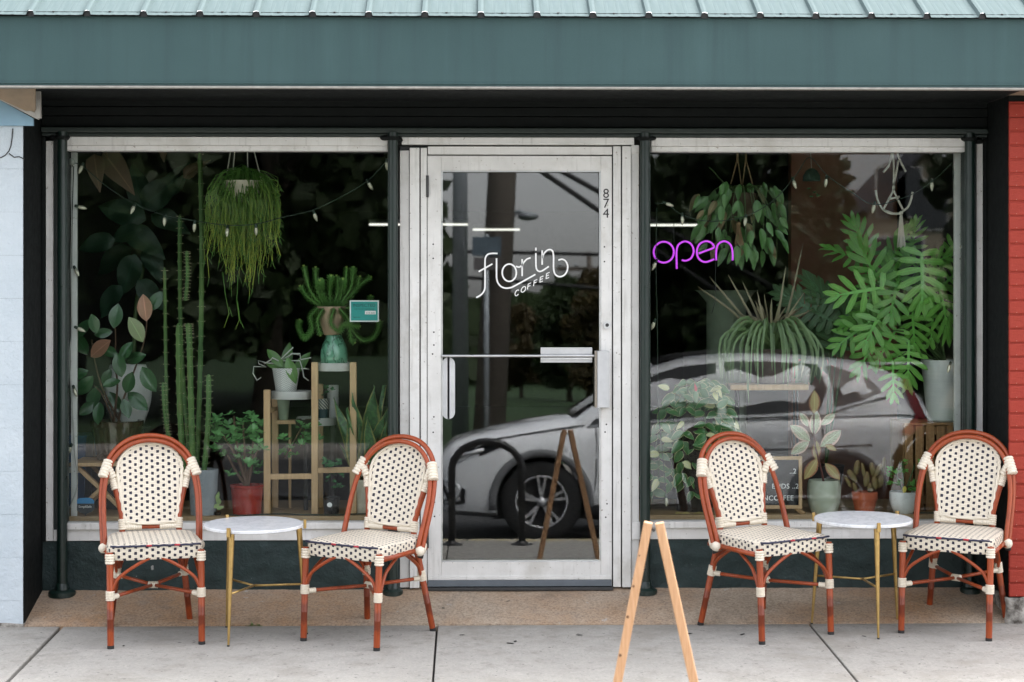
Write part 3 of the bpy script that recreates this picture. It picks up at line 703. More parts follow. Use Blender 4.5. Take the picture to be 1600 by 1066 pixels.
def make_chair():
    t = thing('bistro_chair', 'x', 'chair')
    FT = {}
    for s in (-1, 1):
        f0, f1 = (s * .2025, -.235, 0), (s * .203, -.213, .43)
        MB().tube([lerp(f0, f1, q) for q in (0.03, .3, .305, .312, .317, 1)], [.0150, .0152, .0160, .0160, .0152, .0152], 14).build('front_leg', BAMBOO, t, smooth=True, auto=40)
        MB().tube([f0, lerp(f0, f1, .035)], .0155, 14).build('foot_cap', RUB, t, smooth=True, auto=40)
        r0, r1 = (s * .187, .252, 0), (s * .138, .17, .44)
        up = catmull([r1, (s * .128, .178, .50), (s * .145, .204, .60), (s * .168, .228, .69), (s * .185, .247, .755)], 4)
        MB().tube([lerp(r0, r1, q) for q in (.03, .3, .305, .312, .317, .9)] + up, [.0145, .0148, .0158, .0158, .0148, .0148] + [.0142] * len(up), 14).build('rear_leg', BAMBOO, t, smooth=True, auto=40)
        MB().tube([r0, lerp(r0, r1, .035)], .0152, 14).build('foot_cap', RUB, t, smooth=True, auto=40)
        wrap(t, lerp(f0, f1, .50), lerp(f0, f1, .60), .0205); wrap(t, lerp(r0, r1, .55), lerp(r0, r1, .66), .0200)
        wrap(t, lerp(f0, f1, .88), lerp(f0, f1, .985), .0215, 4)
        wrap(t, (s * .175, .235, .715), (s * .160, .216, .655), .0185, 6)
        FT[s] = (f0, f1, r0, r1)
        # bent braces below the seat
        br = catmull([lerp(f0, f1, .55), lerp(f0, f1, .62) + V((-s * .010, -.004, 0)), (s * .165, -.222, .315), (s * .09, -.222, .368), (s * .012, -.222, .408)], 5)
        MB().tube(br, .0078, 10).build('brace', BAMBOO, t, smooth=True)
        sb_ = catmull([lerp(f0, f1, .55) + V((0, .01, 0)), (s * .200, -.180, .30), (s * .190, -.13, .345), (s * .182, -.02, .402)], 5)
        MB().tube(sb_, .0078, 10).build('brace', BAMBOO, t, smooth=True)
        sb_ = catmull([lerp(r0, r1, .60) + V((0, -.01, 0)), (s * .165, .16, .315), (s * .172, .10, .355), (s * .182, .01, .402)], 5)
        MB().tube(sb_, .0078, 10).build('brace', BAMBOO, t, smooth=True)
        MB().tube(catmull([lerp(r0, r1, .60) + V((-s * .01, 0, 0)), (s * .125, .205, .33), (s * .07, .185, .37), (s * .012, .178, .405)], 5), .0078, 10).build('brace', BAMBOO, t, smooth=True)
        # crossing stretcher
        for e in (lerp(f0, f1, .53), lerp(r0, r1, .58)):
            c = V((0, .0, .238)); MB().tube([e, c], .0085, 10).build('stretcher', BAMBOO, t, smooth=True)
            wrap(t, lerp(e, c, .06), lerp(e, c, .17), .0125, 4)
    wrap(t, (-.022, .006, .238), (.022, -.006, .238), .0165, 5)
    # double hoop of the back
    hp = [(-.223, .095, .385), (-.225, .125, .47), (-.227, .165, .57), (-.224, .200, .66), (-.208, .232, .745), (-.168, .262, .825), (-.095, .282, .880), (0, .289, .898)]
    full = hp + [(-x, y, z) for x, y, z in reversed(hp[:-1])]
    MB().tube(catmull(full, 6), .0120, 14).build('outer_hoop', BAMBOO, t, smooth=True)
    inn = [(x * .955, y - .024, z - .020 * min(1, max(0, (z - .4) * 3))) for x, y, z in full]
    MB().tube(catmull(inn, 6), .0108, 14).build('inner_hoop', BAMBOO, t, smooth=True)
    for s in (-1, 1):
        MB().ball((s * .221, .086, .402), .024, 12, 8).build('binding', CREAM, t, smooth=True)
        wrap(t, (s * .221, .10, .40), (s * .205, .135, .425), .0215, 4)
        wrap(t, (s * .219, .206, .715), (s * .188, .240, .790), .0255, 6)
        wrap(t, (s * .196, .222, .762), (s * .170, .226, .71), .0195, 4)
        MB().tube([(s * .223, .095, .385), (s * .2225, .088, .372)], .0137, 14).build('hoop_end_cap', RUB, t, smooth=True)
        MB().tube([(s * .214, -.20, .405), (s * .197, .17, .402)], .012, 12).build('seat_rail', BAMBOO, t, smooth=True)
    # woven back
    prof = [(.500, .100), (.508, .114), (.53, .121), (.58, .130), (.64, .139), (.70, .147), (.745, .150), (.775, .146), (.80, .134), (.822, .115), (.840, .090), (.853, .060), (.860, .030)]
    nx = 14; vs = []; uv = []
    def by(x, z): return .172 + (z - .5) * .30 - .9 * x * x + .012
    for th_ in (-.005, .005):
        for z, hw in prof:
            for i in range(nx + 1):
                x = -hw + 2 * hw * i / nx; vs.append((x, by(x, z) + th_, z)); uv.append((x, z))
    m = nx + 1; K = len(prof) * m
    fs = [(j * m + i, j * m + i + 1, (j + 1) * m + i + 1, (j + 1) * m + i) for j in range(len(prof) - 1) for i in range(nx)]
    fs += [tuple(K + q for q in reversed(f)) for f in fs]
    ring = [j * m for j in range(len(prof))] + [(len(prof) - 1) * m + i for i in range(1, m)] + [j * m + nx for j in reversed(range(len(prof) - 1))] + [i for i in reversed(range(1, nx))]
    fs += [(ring[i], ring[(i + 1) % len(ring)], ring[(i + 1) % len(ring)] + K, ring[i] + K) for i in range(len(ring))]
    MB().add(vs, fs, uv).build('woven_back', WEAVE, t, smooth=True, auto=60, recalc=True)
    edge = [(-hw, by(hw, z), z) for z, hw in prof] + [(hw, by(hw, z), z) for z, hw in reversed(prof)]
    e = catmull(edge, 4, True); pts = []
    # braid: three strands plaited round the rim
    for q in range(2):
        pts = []
        for i, p in enumerate(e):
            a = i * .9 + q * pi; pts.append(V(p) + V((.0035 * cos(a) * (1 if abs(p.x) > .02 else .3), -.004 + .003 * sin(a), .0035 * cos(a))))
        MB().tube(pts, .0062, 6, closed=True).build('braid', CREAM, t, smooth=True)
    MB().tube([(-.135, .172, .482), (0, .182, .480), (.135, .172, .482)], .0105, 12).build('back_rail', BAMBOO, t, smooth=True)
    for s in (-1, 1):
        wrap(t, (s * .042, .180, .481), (s * .128, .173, .483), .0150, 8)
        wrap(t, (s * .129, .174, .470), (s * .131, .183, .520), .0200, 5)
    # seat
    def outl(k):
        a = 2 * pi * k / 48; c, s_ = cos(a), sin(a); e_ = .33
        x = math.copysign(abs(c) ** e_, c); y = math.copysign(abs(s_) ** e_, s_)
        hw = .222 - .028 * (y * .5 + .5); return x * hw, -.015 + y * .215
    o48 = [outl(k) for k in range(48)]; per = [0]
    for k in range(48): a, c = o48[k], o48[(k + 1) % 48]; per.append(per[-1] + math.hypot(a[0] - c[0], a[1] - c[1]))
    vs = []; uv = []; rows = [(.93, .392), (.985, .394), (1, .402), (1, .448), (.99, .455)]
    for sc_, z in rows:
        for k in range(49):
            x, y = o48[k % 48]; vs.append((x * sc_, -.015 + (y + .015) * sc_, z)); uv.append((per[k], z - .3955 + .012))
    fs = [(j * 49 + k, j * 49 + k + 1, (j + 1) * 49 + k + 1, (j + 1) * 49 + k) for j in range(4) for k in range(48)]
    fs.append(tuple(reversed(range(48))))
    MB().add(vs, fs, uv).build('seat_edge', WEAVEE, t, smooth=True, auto=50)
    vs = []; uv = []; rows = [(.992, .4545), (.97, .459), (.9, .463), (.7, .4665), (.4, .468), (.12, .468)]
    for sc_, z in rows:
        for k in range(48):
            x, y = o48[k]; vs.append((x * sc_, -.015 + (y + .015) * sc_, z)); uv.append((x * sc_, y * sc_))
    fs = [(j * 48 + k, j * 48 + (k + 1) % 48, (j + 1) * 48 + (k + 1) % 48, (j + 1) * 48 + k) for j in range(5) for k in range(48)] + [tuple(range(240, 288))]
    MB().add(vs, fs, uv).build('seat', WEAVES, t, smooth=True)
    xs2 = [-.20 + .4 * i / 24 for i in range(25)]
    MB().tube([(x, -.2335 + .015 * (abs(x) / .2) ** 8, .4575 + .001 * sin(i * 2.3)) for i, x in enumerate(xs2)], .0048, 6).build('accent_strand', NAVY, t, smooth=True)
    for x in (-.03, .095): MB().tube([(x - .012, -.2372, .4585), (x + .012, -.2372, .4585)], .0046, 6).build('accent_strand', REDS, t, smooth=True)
    return t
CHAIR = make_chair()
def stand(o, x, y, ang, dz=0):
    o.location = (x, y, zs(y) + dz)
    o.rotation_euler = (Matrix.Rotation(math.atan(SLOPE), 3, 'X') @ Matrix.Rotation(ang, 3, 'Z')).to_euler()
def chair_at(fm, deg, label, first=False):
    a = radians(deg); o = CHAIR if first else copy_tree(CHAIR)
    x = fm[0] - sin(a) * .235; y = fm[1] + cos(a) * .235
    stand(o, x, y, a); o['label'] = label; o['group'] = 'woven bistro chairs on the pavement'
chair_at((-1.400, -.863), 12.2, 'bistro chair farthest left, facing out, beside the blue wall', True)
chair_at((-.576, -.862), -32, 'bistro chair beside the door hinges, turned to the left table')
chair_at((1.513, -.765), 30, 'bistro chair nearest the wooden easel sign, turned to the right table')
chair_at((2.203, -.73), -26.3, 'bistro chair farthest right, in front of the red brick')

# ------------------------------------------------------------------ side tables
BRASS = mat('brushed brass', (.50, .34, .13), .34, .85, c2=(.36, .24, .085), scale=30, bump=.15, bscale=200)
def m_marble():
    b = NB('white marble'); n = b.noise(7, 7, rough=.7)
    v = b.math('ABSOLUTE', b.math('SUBTRACT', n, .5))
    col = b.mix(b.rng(v, .0, .035, .5, 0), (.66, .67, .68), (.40, .42, .44)); col = b.mix(b.rng(b.noise(3, 4), .4, .75, 0, .4), col, (.52, .53, .55))
    b.set(col, .25, 0, .5); return b.m
MARBLE = m_marble()
def make_table():
    t = thing('side_table', 'x', 'table')
    MB().lathe([(1e-6, .507), (.222, .507), (.2285, .510), (.2285, .520), (.2255, .5235), (1e-6, .524)], 64).build('tabletop', MARBLE, t, smooth=True, auto=30)
    for k in range(3):
        a = 2 * pi * k / 3; d = V((cos(a), sin(a), 0))
        MB().tube([d * .243, lerp(d * .243, d * .208 + V((0, 0, .506)), .5), d * .208 + V((0, 0, .506))], [.0050, .0095, .0140], 14).build('leg', BRASS, t, smooth=True, auto=40)
        MB().tube([d * .2435 + V((0, 0, -.0005)), d * .2432 + V((0, 0, .008))], .006, 10).build('foot_cap', RUB, t, smooth=True)
        q = d.cross(V((0, 0, 1)))
        MB().beam(d * .236 + V((0, 0, .494)), d * .236 + V((0, 0, .536)), .017, .013, d).build('rim_clip', BRASS, t, bevel=.002)
        MB().tube([d * .226 + V((0, 0, .235)), V((0, 0, .235))], .0055, 8).build('stretcher', BRASS, t, smooth=True)
    return t
TAB = make_table()
def table_at(o, x, y, deg, label):
    stand(o, x, y, radians(deg)); o['label'] = label; o['group'] = 'marble side tables between the chairs'
table_at(copy_tree(TAB), 1.862, -.53, -84, 'round marble side table on brass legs between the right pair of chairs')
table_at(TAB, -.985, -.645, -112, 'round marble side table on brass legs between the left pair of chairs')

# ------------------------------------------------------------------ easel sign of raw pine
def make_easel():
    yf = -3.0; ap = P(1021, 816, yf); t = thing('easel_sign', 'raw pine folding easel seen edge on at the front of the pavement', 'sign', (ap.x, yf, zs(yf)))
    zg = zs(yf); L = []
    dep = .042; ax = V((.10, 1, 0)).normalized()
    KN = mat('pine knot', (.16, .075, .035), .6)
    for s, top, bot in ((-1, P(1013, 817, yf), P(965, 1066, yf)), (1, P(1030, 818, yf), P(1084, 1066, yf))):
        d = (bot - top).normalized(); k = (top.z - zg) / (top.z - bot.z); bt = top + (bot - top) * k
        x = V((d.z, 0, -d.x)) * -1
        b = MB(); w_ = .031
        vs = [q + x * sx * w_ / 2 + ax * sy for q in (top, bt) for sy in (0, dep) for sx in (-1, 1)]
        b.add(vs, [(0, 2, 3, 1), (4, 5, 7, 6), (0, 1, 5, 4), (2, 6, 7, 3), (0, 4, 6, 2), (1, 3, 7, 5)], [(0, 0)] * 8)
        b.build('leg', PINE, t, bevel=.004, recalc=True)
        if s < 0:
            for q in (.13, .25, .37, .52, .67, .78, .95):
                c = top + (bt - top) * q - x * (s * -1) * (w_ / 2 * .55) + ax * -.0015
                MB().tube([c, c + ax * .003], rnd(.003, .0055), 8).build('knot', KN, t)
        else:
            MB().beam(bt + V((-.0, 0, .20)) + ax * .04, lerp(top, bt, .72) + ax * .04 - V((.30, 0, 0)), .0035, .0035).build('stay_cord', DKMET, t)
    MB().tube([ap + ax * .004 + V((0, 0, -.028)), ap + ax * (dep - .004) + V((0, 0, -.028))], .006, 10).build('hinge_pin', DKMET, t, smooth=True)
make_easel()

# ------------------------------------------------------------------ bike rack, street things seen in the glass
BLK = mat('black powder coat', (.010, .010, .011), .4, bump=.1)
def bike_rack():
    y = -5.45; x0, x1 = R(706, 850, y).x, R(815, 850, y).x; zg = zs(y); zt_ = R(760, 690, y).z
    t = thing('bike_rack', 'black tubular hoop bike rack reflected in the door glass', 'bike rack', ((x0 + x1) / 2, y, zg))
    r = (x1 - x0) / 2; cx = (x0 + x1) / 2; pts = [(x0, y, zg)] + [(cx - r * cos(a), y, zt_ - r * .8 + r * .8 * sin(a)) for a in [pi * k / 16 for k in range(17)]] + [(x1, y, zg)]
    MB().tube(pts, .028, 14).build('hoop', BLK, t, smooth=True)
    for x in (x0, x1): MB().lathe([(.085, zg), (.085, zg + .008), (.05, zg + .014), (.04, zg + .03)], 20, (x, y, 0)).build('foot_plate', BLK, t, smooth=True, auto=40)
bike_rack()

# ------------------------------------------------------------------ parked car
def make_car():
    PAINT = mat('silver grey car paint', (.86, .88, .90), .2, 0, c2=(.84, .86, .88), scale=3, coat=1)
    PLAST = mat('black car plastic', (.012, .012, .013), .55); TINT = mat('tinted car glass', (.006, .008, .009), .04, spec=.8)
    TYRE = mat('tyre rubber', (.014, .014, .014), .8, bump=.4); RIM = mat('alloy rim', (.7, .71, .73), .3, .6); RIMD = mat('dark rim barrel', (.010, .010, .011), .5)
    HLG = mat('head lamp glass', (.010, .012, .014), .3, spec=.15); HLW = mat('lamp reflector', (.75, .78, .8), .2, .6); TAIL = mat('red lamp lens', (.25, .006, .012), .15); AMB = mat('amber lamp lens', (.45, .10, .02), .2)
    CLAD = mat('grey arch cladding', (.16, .165, .17), .6)
    t = thing('parked_car', 'silver sport utility car parked at the kerb, reflected in the glass', 'car')
    def interp(tab, x):
        for (a, b_), (c, d) in zip(tab, tab[1:]):
            if a <= x <= c: return b_ + (d - b_) * (x - a) / (c - a)
        return tab[-1][1] if x > tab[-1][0] else tab[0][1]
    hw = [(0, .60), (.06, .70), (.16, .80), (.35, .875), (.7, .915), (1.2, .925), (3.7, .925), (4.15, .90), (4.4, .84), (4.53, .74), (4.6, .62)]
    top = [(0, .70), (.05, .80), (.16, .885), (.4, .955), (.8, 1.045), (1.2, 1.10), (1.5, 1.10), (4.0, 1.17), (4.35, 1.16), (4.5, 1.05), (4.56, .92), (4.6, .80)]
    bot = [(0, .30), (.1, .235), (.5, .21), (4.1, .22), (4.5, .30), (4.6, .36)]
    xs3 = sorted(set([0, .03, .06, .1, .16, .24, .35, .5, .7, .9, 1.1, 1.3, 1.6, 1.9, 2.2, 2.5, 2.8, 3.1, 3.4, 3.6, 3.8, 4.0, 4.15, 4.3, 4.4, 4.48, 4.53, 4.57, 4.6]))
    secs = []
    for x in xs3:
        W, T, B = interp(hw, x), interp(top, x), interp(bot, x); H = T - B
        half = [(0, B), (.80 * W, B), (.95 * W, B + .07 * H), (.995 * W, B + .22 * H), (.985 * W, B + .45 * H), (1.0 * W, B + .62 * H), (.985 * W, B + .78 * H), (.94 * W, B + .92 * H), (.84 * W, T - .005), (.5 * W, T + .018), (0, T + .026)]
        secs.append([(x, y, z) for y, z in half] + [(x, -y, z) for y, z in reversed(half[1:-1])])
    b = MB(); n = len(secs[0])
    for s_ in secs: b.add(s_, [])
    fs = [(i * n + k, i * n + (k + 1) % n, (i + 1) * n + (k + 1) % n, (i + 1) * n + k) for i in range(len(secs) - 1) for k in range(n)]
    fs += [tuple(reversed(range(n))), tuple(range((len(secs) - 1) * n, len(secs) * n))]
    b.f = fs
    body = b.build('body', PAINT, t, smooth=True, recalc=True)
    cutm = MB()
    for x in (.93, 3.60): cutm.tube([(x, -1.2, .36), (x, 1.2, .36)], .405, 32)
    cut = cutm.build('arch_cutter', PLAST, recalc=True)
    bo = body.modifiers.new('arch', 'BOOLEAN'); bo.object = cut; bo.operation = 'DIFFERENCE'; bo.solver = 'EXACT'
    dg = bpy.context.evaluated_depsgraph_get(); dg.update()
    me = bpy.data.meshes.new_from_object(body.evaluated_get(dg)); body.modifiers.clear(); body.data = me
    me.polygons.foreach_set('use_smooth', [True] * len(me.polygons)); me.set_sharp_from_angle(angle=radians(38))
    bpy.data.objects.remove(cut)
    # cabin
    cab = [(1.18, 1.05, 1.06, .80), (1.55, 1.06, 1.33, .77), (1.95, 1.07, 1.575, .70), (2.25, 1.08, 1.65, .67), (2.7, 1.10, 1.685, .665), (3.3, 1.13, 1.67, .655), (3.85, 1.15, 1.615, .63), (4.2, 1.16, 1.50, .60), (4.42, 1.14, 1.28, .62), (4.50, 1.06, 1.10, .66)]
    def csec(q):
        x, zb_, zt2, wr = q; wb = interp(hw, x) * .935
        return [(x, wb, zb_ - .03), (x, wb * .5 + (wr + .03) * .5 + .012, zb_ * .5 + (zt2 - .05) * .5), (x, wr + .03, zt2 - .055), (x, wr - .03, zt2 - .012), (x, wr * .5, zt2 + .004), (x, 0, zt2 + .010)]
    b = MB(); hs = [csec(q) for q in cab]; rows = [h + [(x, -y, z) for x, y, z in reversed(h[:-1])] for h in hs]; n = len(rows[0])
    for r_ in rows: b.add(r_, [])
    b.f = [(i * n + k, i * n + k + 1, (i + 1) * n + k + 1, (i + 1) * n + k) for i in range(len(rows) - 1) for k in range(n - 1)]
    b.build('cabin', PAINT, t, smooth=True, recalc=True)
    def side_pt(x, f, s, off=.006):                # point on the cabin side at height fraction f
        for a, c in zip(cab, cab[1:]):
            if a[0] <= x <= c[0]:
                u = (x - a[0]) / (c[0] - a[0]); h = [V(p).lerp(V(q), u) for p, q in zip(csec(a), csec(c))]; break
        p = h[0].lerp(h[1], f * 2) if f < .5 else h[1].lerp(h[2], f * 2 - 1)
        return V((p.x, (p.y + off) * s, p.z))
    wins = [[(1.36, .10), (1.75, .10), (2.52, .10), (2.52, .96), (2.2, .96), (1.98, .93), (1.72, .86), (1.5, .70)],
            [(2.60, .10), (3.0, .10), (3.45, .13), (3.52, .5), (3.45, .96), (3.0, .97), (2.60, .97)],
            [(3.58, .17), (3.85, .30), (4.02, .50), (3.92, .78), (3.6, .95), (3.53, .95), (3.58, .5)]]
    for s in (-1, 1):
        for wv in wins:
            pts = [side_pt(x, f, s) for x, f in wv]; c = sum(pts, V((0, 0, 0))) / len(pts)
            k = len(pts); MB().add([c] + pts, [(0, i + 1, (i + 1) % k + 1) for i in range(k)]).build('side_window', TINT, t, recalc=True)
        tr = [side_pt(x, .05 if x < 3.5 else .05 + (x - 3.5) * .62, s, .012) for x in (1.34, 1.7, 2.1, 2.5, 2.9, 3.3, 3.5, 3.7, 3.9, 4.06)]
        MB().tube(tr, .010, 8).build('chrome_strip', HLW, t, smooth=True)
        MB().tube([(x, s * (interp([(1.9, .69), (2.3, .66), (3.9, .62)], x) - .01), interp([(1.9, 1.57), (2.25, 1.665), (2.7, 1.71), (3.3, 1.695), (3.9, 1.63)], x)) for x in (1.95, 2.25, 2.7, 3.3, 3.85)], .016, 8).build('roof_rail', PLAST, t, smooth=True)
        for x in (.93, 3.60):
            arc = [(x - .435 * cos(pi * k / 20 * 1.1 - .05 * pi), s * .917, .36 + .435 * sin(pi * k / 20 * 1.1 - .05 * pi)) for k in range(21)]
            MB().tube(arc, .036, 8, flat=.7).build('arch_trim', CLAD, t, smooth=True)
        MB().tube([(1.36, s * .895, .27), (2.2, s * .905, .27), (3.17, s * .90, .27)], .065, 8).build('sill_trim', PLAST, t, smooth=True)
        for x, z in ((2.28, .93), (3.18, .97)): MB().tube(catmull([(x, s * .93, z), (x + .03, s * .945, z), (x + .17, s * .945, z + .005), (x + .20, s * .93, z + .005)], 3), .013, 8).build('door_handle', PAINT, t, smooth=True)
        for x in (1.42, 2.52, 3.46): MB().tube([(x - .04, s * .905, .30), (x, s * .927, .62), (x, s * .905, 1.02)], .005, 6).build('door_seam', PLAST, t, smooth=True)
        MB().ball((1.62, s * 1.00, 1.12), .10, 12, 8, .75).build('wing_mirror', PAINT, t, smooth=True)
        MB().tube([(1.58, s * .89, 1.07), (1.62, s * .98, 1.10)], .025, 8).build('mirror_arm', PLAST, t, smooth=True)
        hl = [(.11, .735), (.17, .80), (.40, .86), (.62, .905), (.60, .865), (.40, .775), (.18, .70)]
        pts = [V((x, s * (interp(hw, x) * .99 + .006), z)) for x, z in hl]; c = sum(pts, V((0, 0, 0))) / len(pts)
        MB().add([c] + pts, [(0, i + 1, (i + 1) % 7 + 1) for i in range(7)]).build('headlight', HLG, t, recalc=True)
        MB().tube([(x, s * (interp(hw, x) * .99 + .012), z) for x, z in ((.14, .745), (.26, .785), (.42, .825))], .018, 8).build('headlight_strip', HLW, t, smooth=True)
        MB().tube([(x, s * (interp(hw, x) * .985 + .012), z) for x, z in ((.53, .86), (.60, .885))], .014, 8).build('side_marker', AMB, t, smooth=True)
        tl = [(4.16, .97), (4.32, .93), (4.46, .90), (4.5, .98), (4.42, 1.06), (4.34, 1.30), (4.25, 1.46), (4.21, 1.42), (4.32, 1.12)]
        pts = [V((x, s * (interp(hw, x) * (1.0 if z < 1.07 else .95 - (z - 1.07) * .42) + .012), z)) for x, z in tl]; c = sum(pts, V((0, 0, 0))) / len(pts)
        MB().add([c] + pts, [(0, i + 1, (i + 1) % 9 + 1) for i in range(9)]).build('taillight', TAIL, t, recalc=True)
        pts = [V((x, s * (interp(hw, x) * .985 + .014), z)) for x, z in ((.035, .34), (.13, .32), (.25, .35), (.25, .47), (.13, .52), (.04, .54))]
        MB().add(pts, [(0, 1, 2, 3, 4, 5)]).build('fog_lamp_recess', PLAST, t, recalc=True)
        MB().tube(catmull([(x, s * (interp(hw, x) * k_ + .006), z) for x, z, k_ in ((.20, .845, .955), (.45, .905, .945), (.8, .965, .945), (1.15, 1.02, .945), (1.32, 1.04, .94))], 4), .006, 6).build('bonnet_seam', PLAST, t, smooth=True)
        MB().tube(catmull([(x, s * (interp(hw, x) * 1.0 + .004), z) for x, z in ((1.45, .80), (2.2, .80), (3.0, .82), (3.9, .86))], 4), .005, 6).build('body_crease', PLAST, t, smooth=True)
        MB().tube(catmull([(.03, s * .60, .55), (.10, s * .78, .54), (.20, s * .845, .49), (.16, s * .83, .37), (.08, s * .72, .345)], 4), .012, 8).build('chrome_strip', HLW, t, smooth=True)
    MB().box(-.02, .06, -.55, .55, .52, .70).build('grille', PLAST, t, bevel=.02); MB().tube([(-.005, -.58, .715), (-.015, 0, .71), (-.005, .58, .715)], .02, 8).build('grille_bar', HLW, t, smooth=True)
    MB().box(.0, .1, -.5, .5, .26, .40).build('lower_grille', PLAST, t, bevel=.02)
    ws = [csec(cab[0]), csec(cab[2])]
    pts = [V((1.235, .70, 1.105)), V((1.93, .63, 1.565)), V((1.95, 0, 1.605)), V((1.235, 0, 1.125))]
    pts = [p + V((-.02, 0, .02)) for p in pts] ; mir = [V((p.x, -p.y, p.z)) for p in pts]
    MB().add(pts + mir, [(0, 1, 2, 3), (7, 6, 5, 4)]).build('windscreen', TINT, t, recalc=True)
    rg = [V((4.24, .55, 1.50)), V((4.45, .60, 1.24)), V((4.47, -.60, 1.24)), V((4.24, -.55, 1.50))]
    MB().add([p + V((.02, 0, .015)) for p in rg], [(0, 1, 2, 3)]).build('rear_window', TINT, t)
    MB().box(4.10, 4.45, -.55, .55, 1.575, 1.60).build('roof_spoiler', PAINT, t, bevel=.01)
    tyre = MB().tube([(.245 * 0, 0, 0)] * 0 or [(0, -.11, 0), (0, .11, 0)], .30, 28)
    # wheel prototype, axis along y
    wl = MB(); prof = [(.235, -.105), (.30, -.112), (.345, -.10), (.362, -.07), (.362, .07), (.345, .10), (.30, .112), (.235, .105)]
    vs = []; nn = 40
    for r_, y in prof:
        for k in range(nn): a = 2 * pi * k / nn; vs.append((r_ * cos(a), y, r_ * sin(a)))
    wl.add(vs, [(j * nn + k, j * nn + (k + 1) % nn, (j + 1) * nn + (k + 1) % nn, (j + 1) * nn + k) for j in range(7) for k in range(nn)])
    TY = wl.mesh('tyre', TYRE, True)
    bd = MB().tube([(0, -.06, 0), (0, .06, 0)], .238, 32).mesh('barrel', RIMD, False)
    for x in (.93, 3.60):
        for s in (-1, 1):
            M4 = Matrix.Translation((x, s * .80, .362)) @ Matrix.Rotation(0 if s > 0 else pi, 4, 'Z')
            o = link('wheel', TY, t, M4=M4); link('rim_barrel', bd, o)
            rb = MB(); rb.tube([(.228 * cos(2 * pi * k / 36), .095, .228 * sin(2 * pi * k / 36)) for k in range(36)], .011, 8, closed=True)
            link('rim_ring', rb.mesh('rim_ring', RIM), o)
            for k in range(5):
                a = 2 * pi * k / 5 + .3
                for da in (-.16, .16):
                    sp = MB(); sp.beam((.035 * cos(a), .075, .035 * sin(a)), (.225 * cos(a + da), .098, .225 * sin(a + da)), .026, .020, V((0, 1, 0))); link('spoke', sp.mesh('spoke', RIM, False), o)
            link('hub_cap', MB().ball((0, .085, 0), .045, 12, 6).mesh('hub_cap', RIM), o)
    MB().box(.5, 4.1, -.75, .75, .20, .45).build('underbody', PLAST, t)
    return t
CAR = make_car(); CAR.location = (-.27, -7.8 - .93, -.505)
# ------------------------------------------------------------------ the room behind the glass
RB = 15.0
def room(name, x0, x1, y0, y1, z0, z1, m=None, label=None): tag(box(name, m or ROOMD, None, x0, x1, y0, y1, z0, z1, bevel=0), label, 'interior', kind='structure')
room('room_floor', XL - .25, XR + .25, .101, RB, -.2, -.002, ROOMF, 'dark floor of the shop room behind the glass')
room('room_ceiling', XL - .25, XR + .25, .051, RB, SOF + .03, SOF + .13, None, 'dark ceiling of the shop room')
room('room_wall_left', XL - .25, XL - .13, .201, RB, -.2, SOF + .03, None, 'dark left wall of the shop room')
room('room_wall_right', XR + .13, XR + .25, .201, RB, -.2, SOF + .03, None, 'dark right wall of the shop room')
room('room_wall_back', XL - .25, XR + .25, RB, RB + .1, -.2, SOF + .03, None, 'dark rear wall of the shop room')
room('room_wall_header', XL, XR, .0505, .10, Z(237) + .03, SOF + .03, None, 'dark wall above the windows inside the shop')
BROWN = mat('red brown partition paint', (.30, .125, .075), .7, c2=(.24, .10, .06), bump=.1)
pa, pb_ = P(1236, 500, 1.6), P(1402, 500, 1.6)
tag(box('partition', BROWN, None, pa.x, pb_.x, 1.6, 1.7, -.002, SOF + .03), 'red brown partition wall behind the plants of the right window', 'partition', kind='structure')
DZ = .345
def deck(x0, x1, label):
    t = thing('display_deck', label, 'display deck', ((x0 + x1) / 2, .06, DZ))
    for k in range(4): box('plank', DECKW, t, x0, x1, .072 + k * .19, .072 + k * .19 + .187, DZ - .028, DZ - .001 * (k % 2), bevel=.003)
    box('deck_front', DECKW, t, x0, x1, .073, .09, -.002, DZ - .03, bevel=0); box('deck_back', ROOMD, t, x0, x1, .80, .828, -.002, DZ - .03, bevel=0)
deck(XL, X(625), 'wooden window deck carrying the plants of the left window'); deck(X(1000), XR, 'wooden window deck carrying the plants of the right window')
LAMP = NB('lit fluorescent tube').set((.9, .9, .9), .4, emis=(1, .97, .88), estr=.30).m
WARM = NB('lit warm bulb').set((.9, .6, .3), .4, emis=(1, .45, .16), estr=.4).m
def tube_lamp(pa_, pb2, y, label):
    a, c = P(*pa_, y), P(*pb2, y); t = thing('ceiling_tube_lamp', label, 'lamp', (a + c) / 2, 'lit tube lamps inside the shop')
    MB().tube([a, c], .0095, 10).build('tube', LAMP, t, smooth=True)
    box('housing', ALU, t, a.x, c.x, y - .05, y + .05, a.z + .019, a.z + .05)
    for q in (.15, .85): p = a.lerp(c, q); MB().tube([p + V((0, 0, .06)), V((p.x, p.y, SOF + .03))], .006, 6).build('hanger_rod', DKMET, t)
tube_lamp((577, 351), (654, 351), 12, 'lit tube lamp seen through the left window beside the post')
tube_lamp((668, 351), (731, 351), 12.6, 'lit tube lamp seen through the door at its left edge')
tube_lamp((739, 359), (812, 359), 13.6, 'lit tube lamp hanging over the lettering in the door')
tube_lamp((1016, 352), (1090, 352), 12, 'lit tube lamp above the purple neon sign')
for k, (px, py) in enumerate(((146, 495), (178, 497), (199, 493))):
    p = P(px, py, 7.0); t = thing('pendant_lamp', ['warm pendant bulb farthest left deep in the shop', 'warm pendant bulb in the middle of three deep in the shop', 'warm pendant bulb farthest right of three deep in the shop'][k], 'lamp', p, 'warm pendant bulbs inside the shop')
    MB().ball(p, .045, 12, 8, 1.2).build('bulb', WARM, t, smooth=True); MB().tube([p + V((0, 0, .05)), V((p.x, p.y, SOF + .03))], .004, 6).build('cord', INK, t)
SAGEC = mat('pale green column paint', (.30, .38, .27), .6)
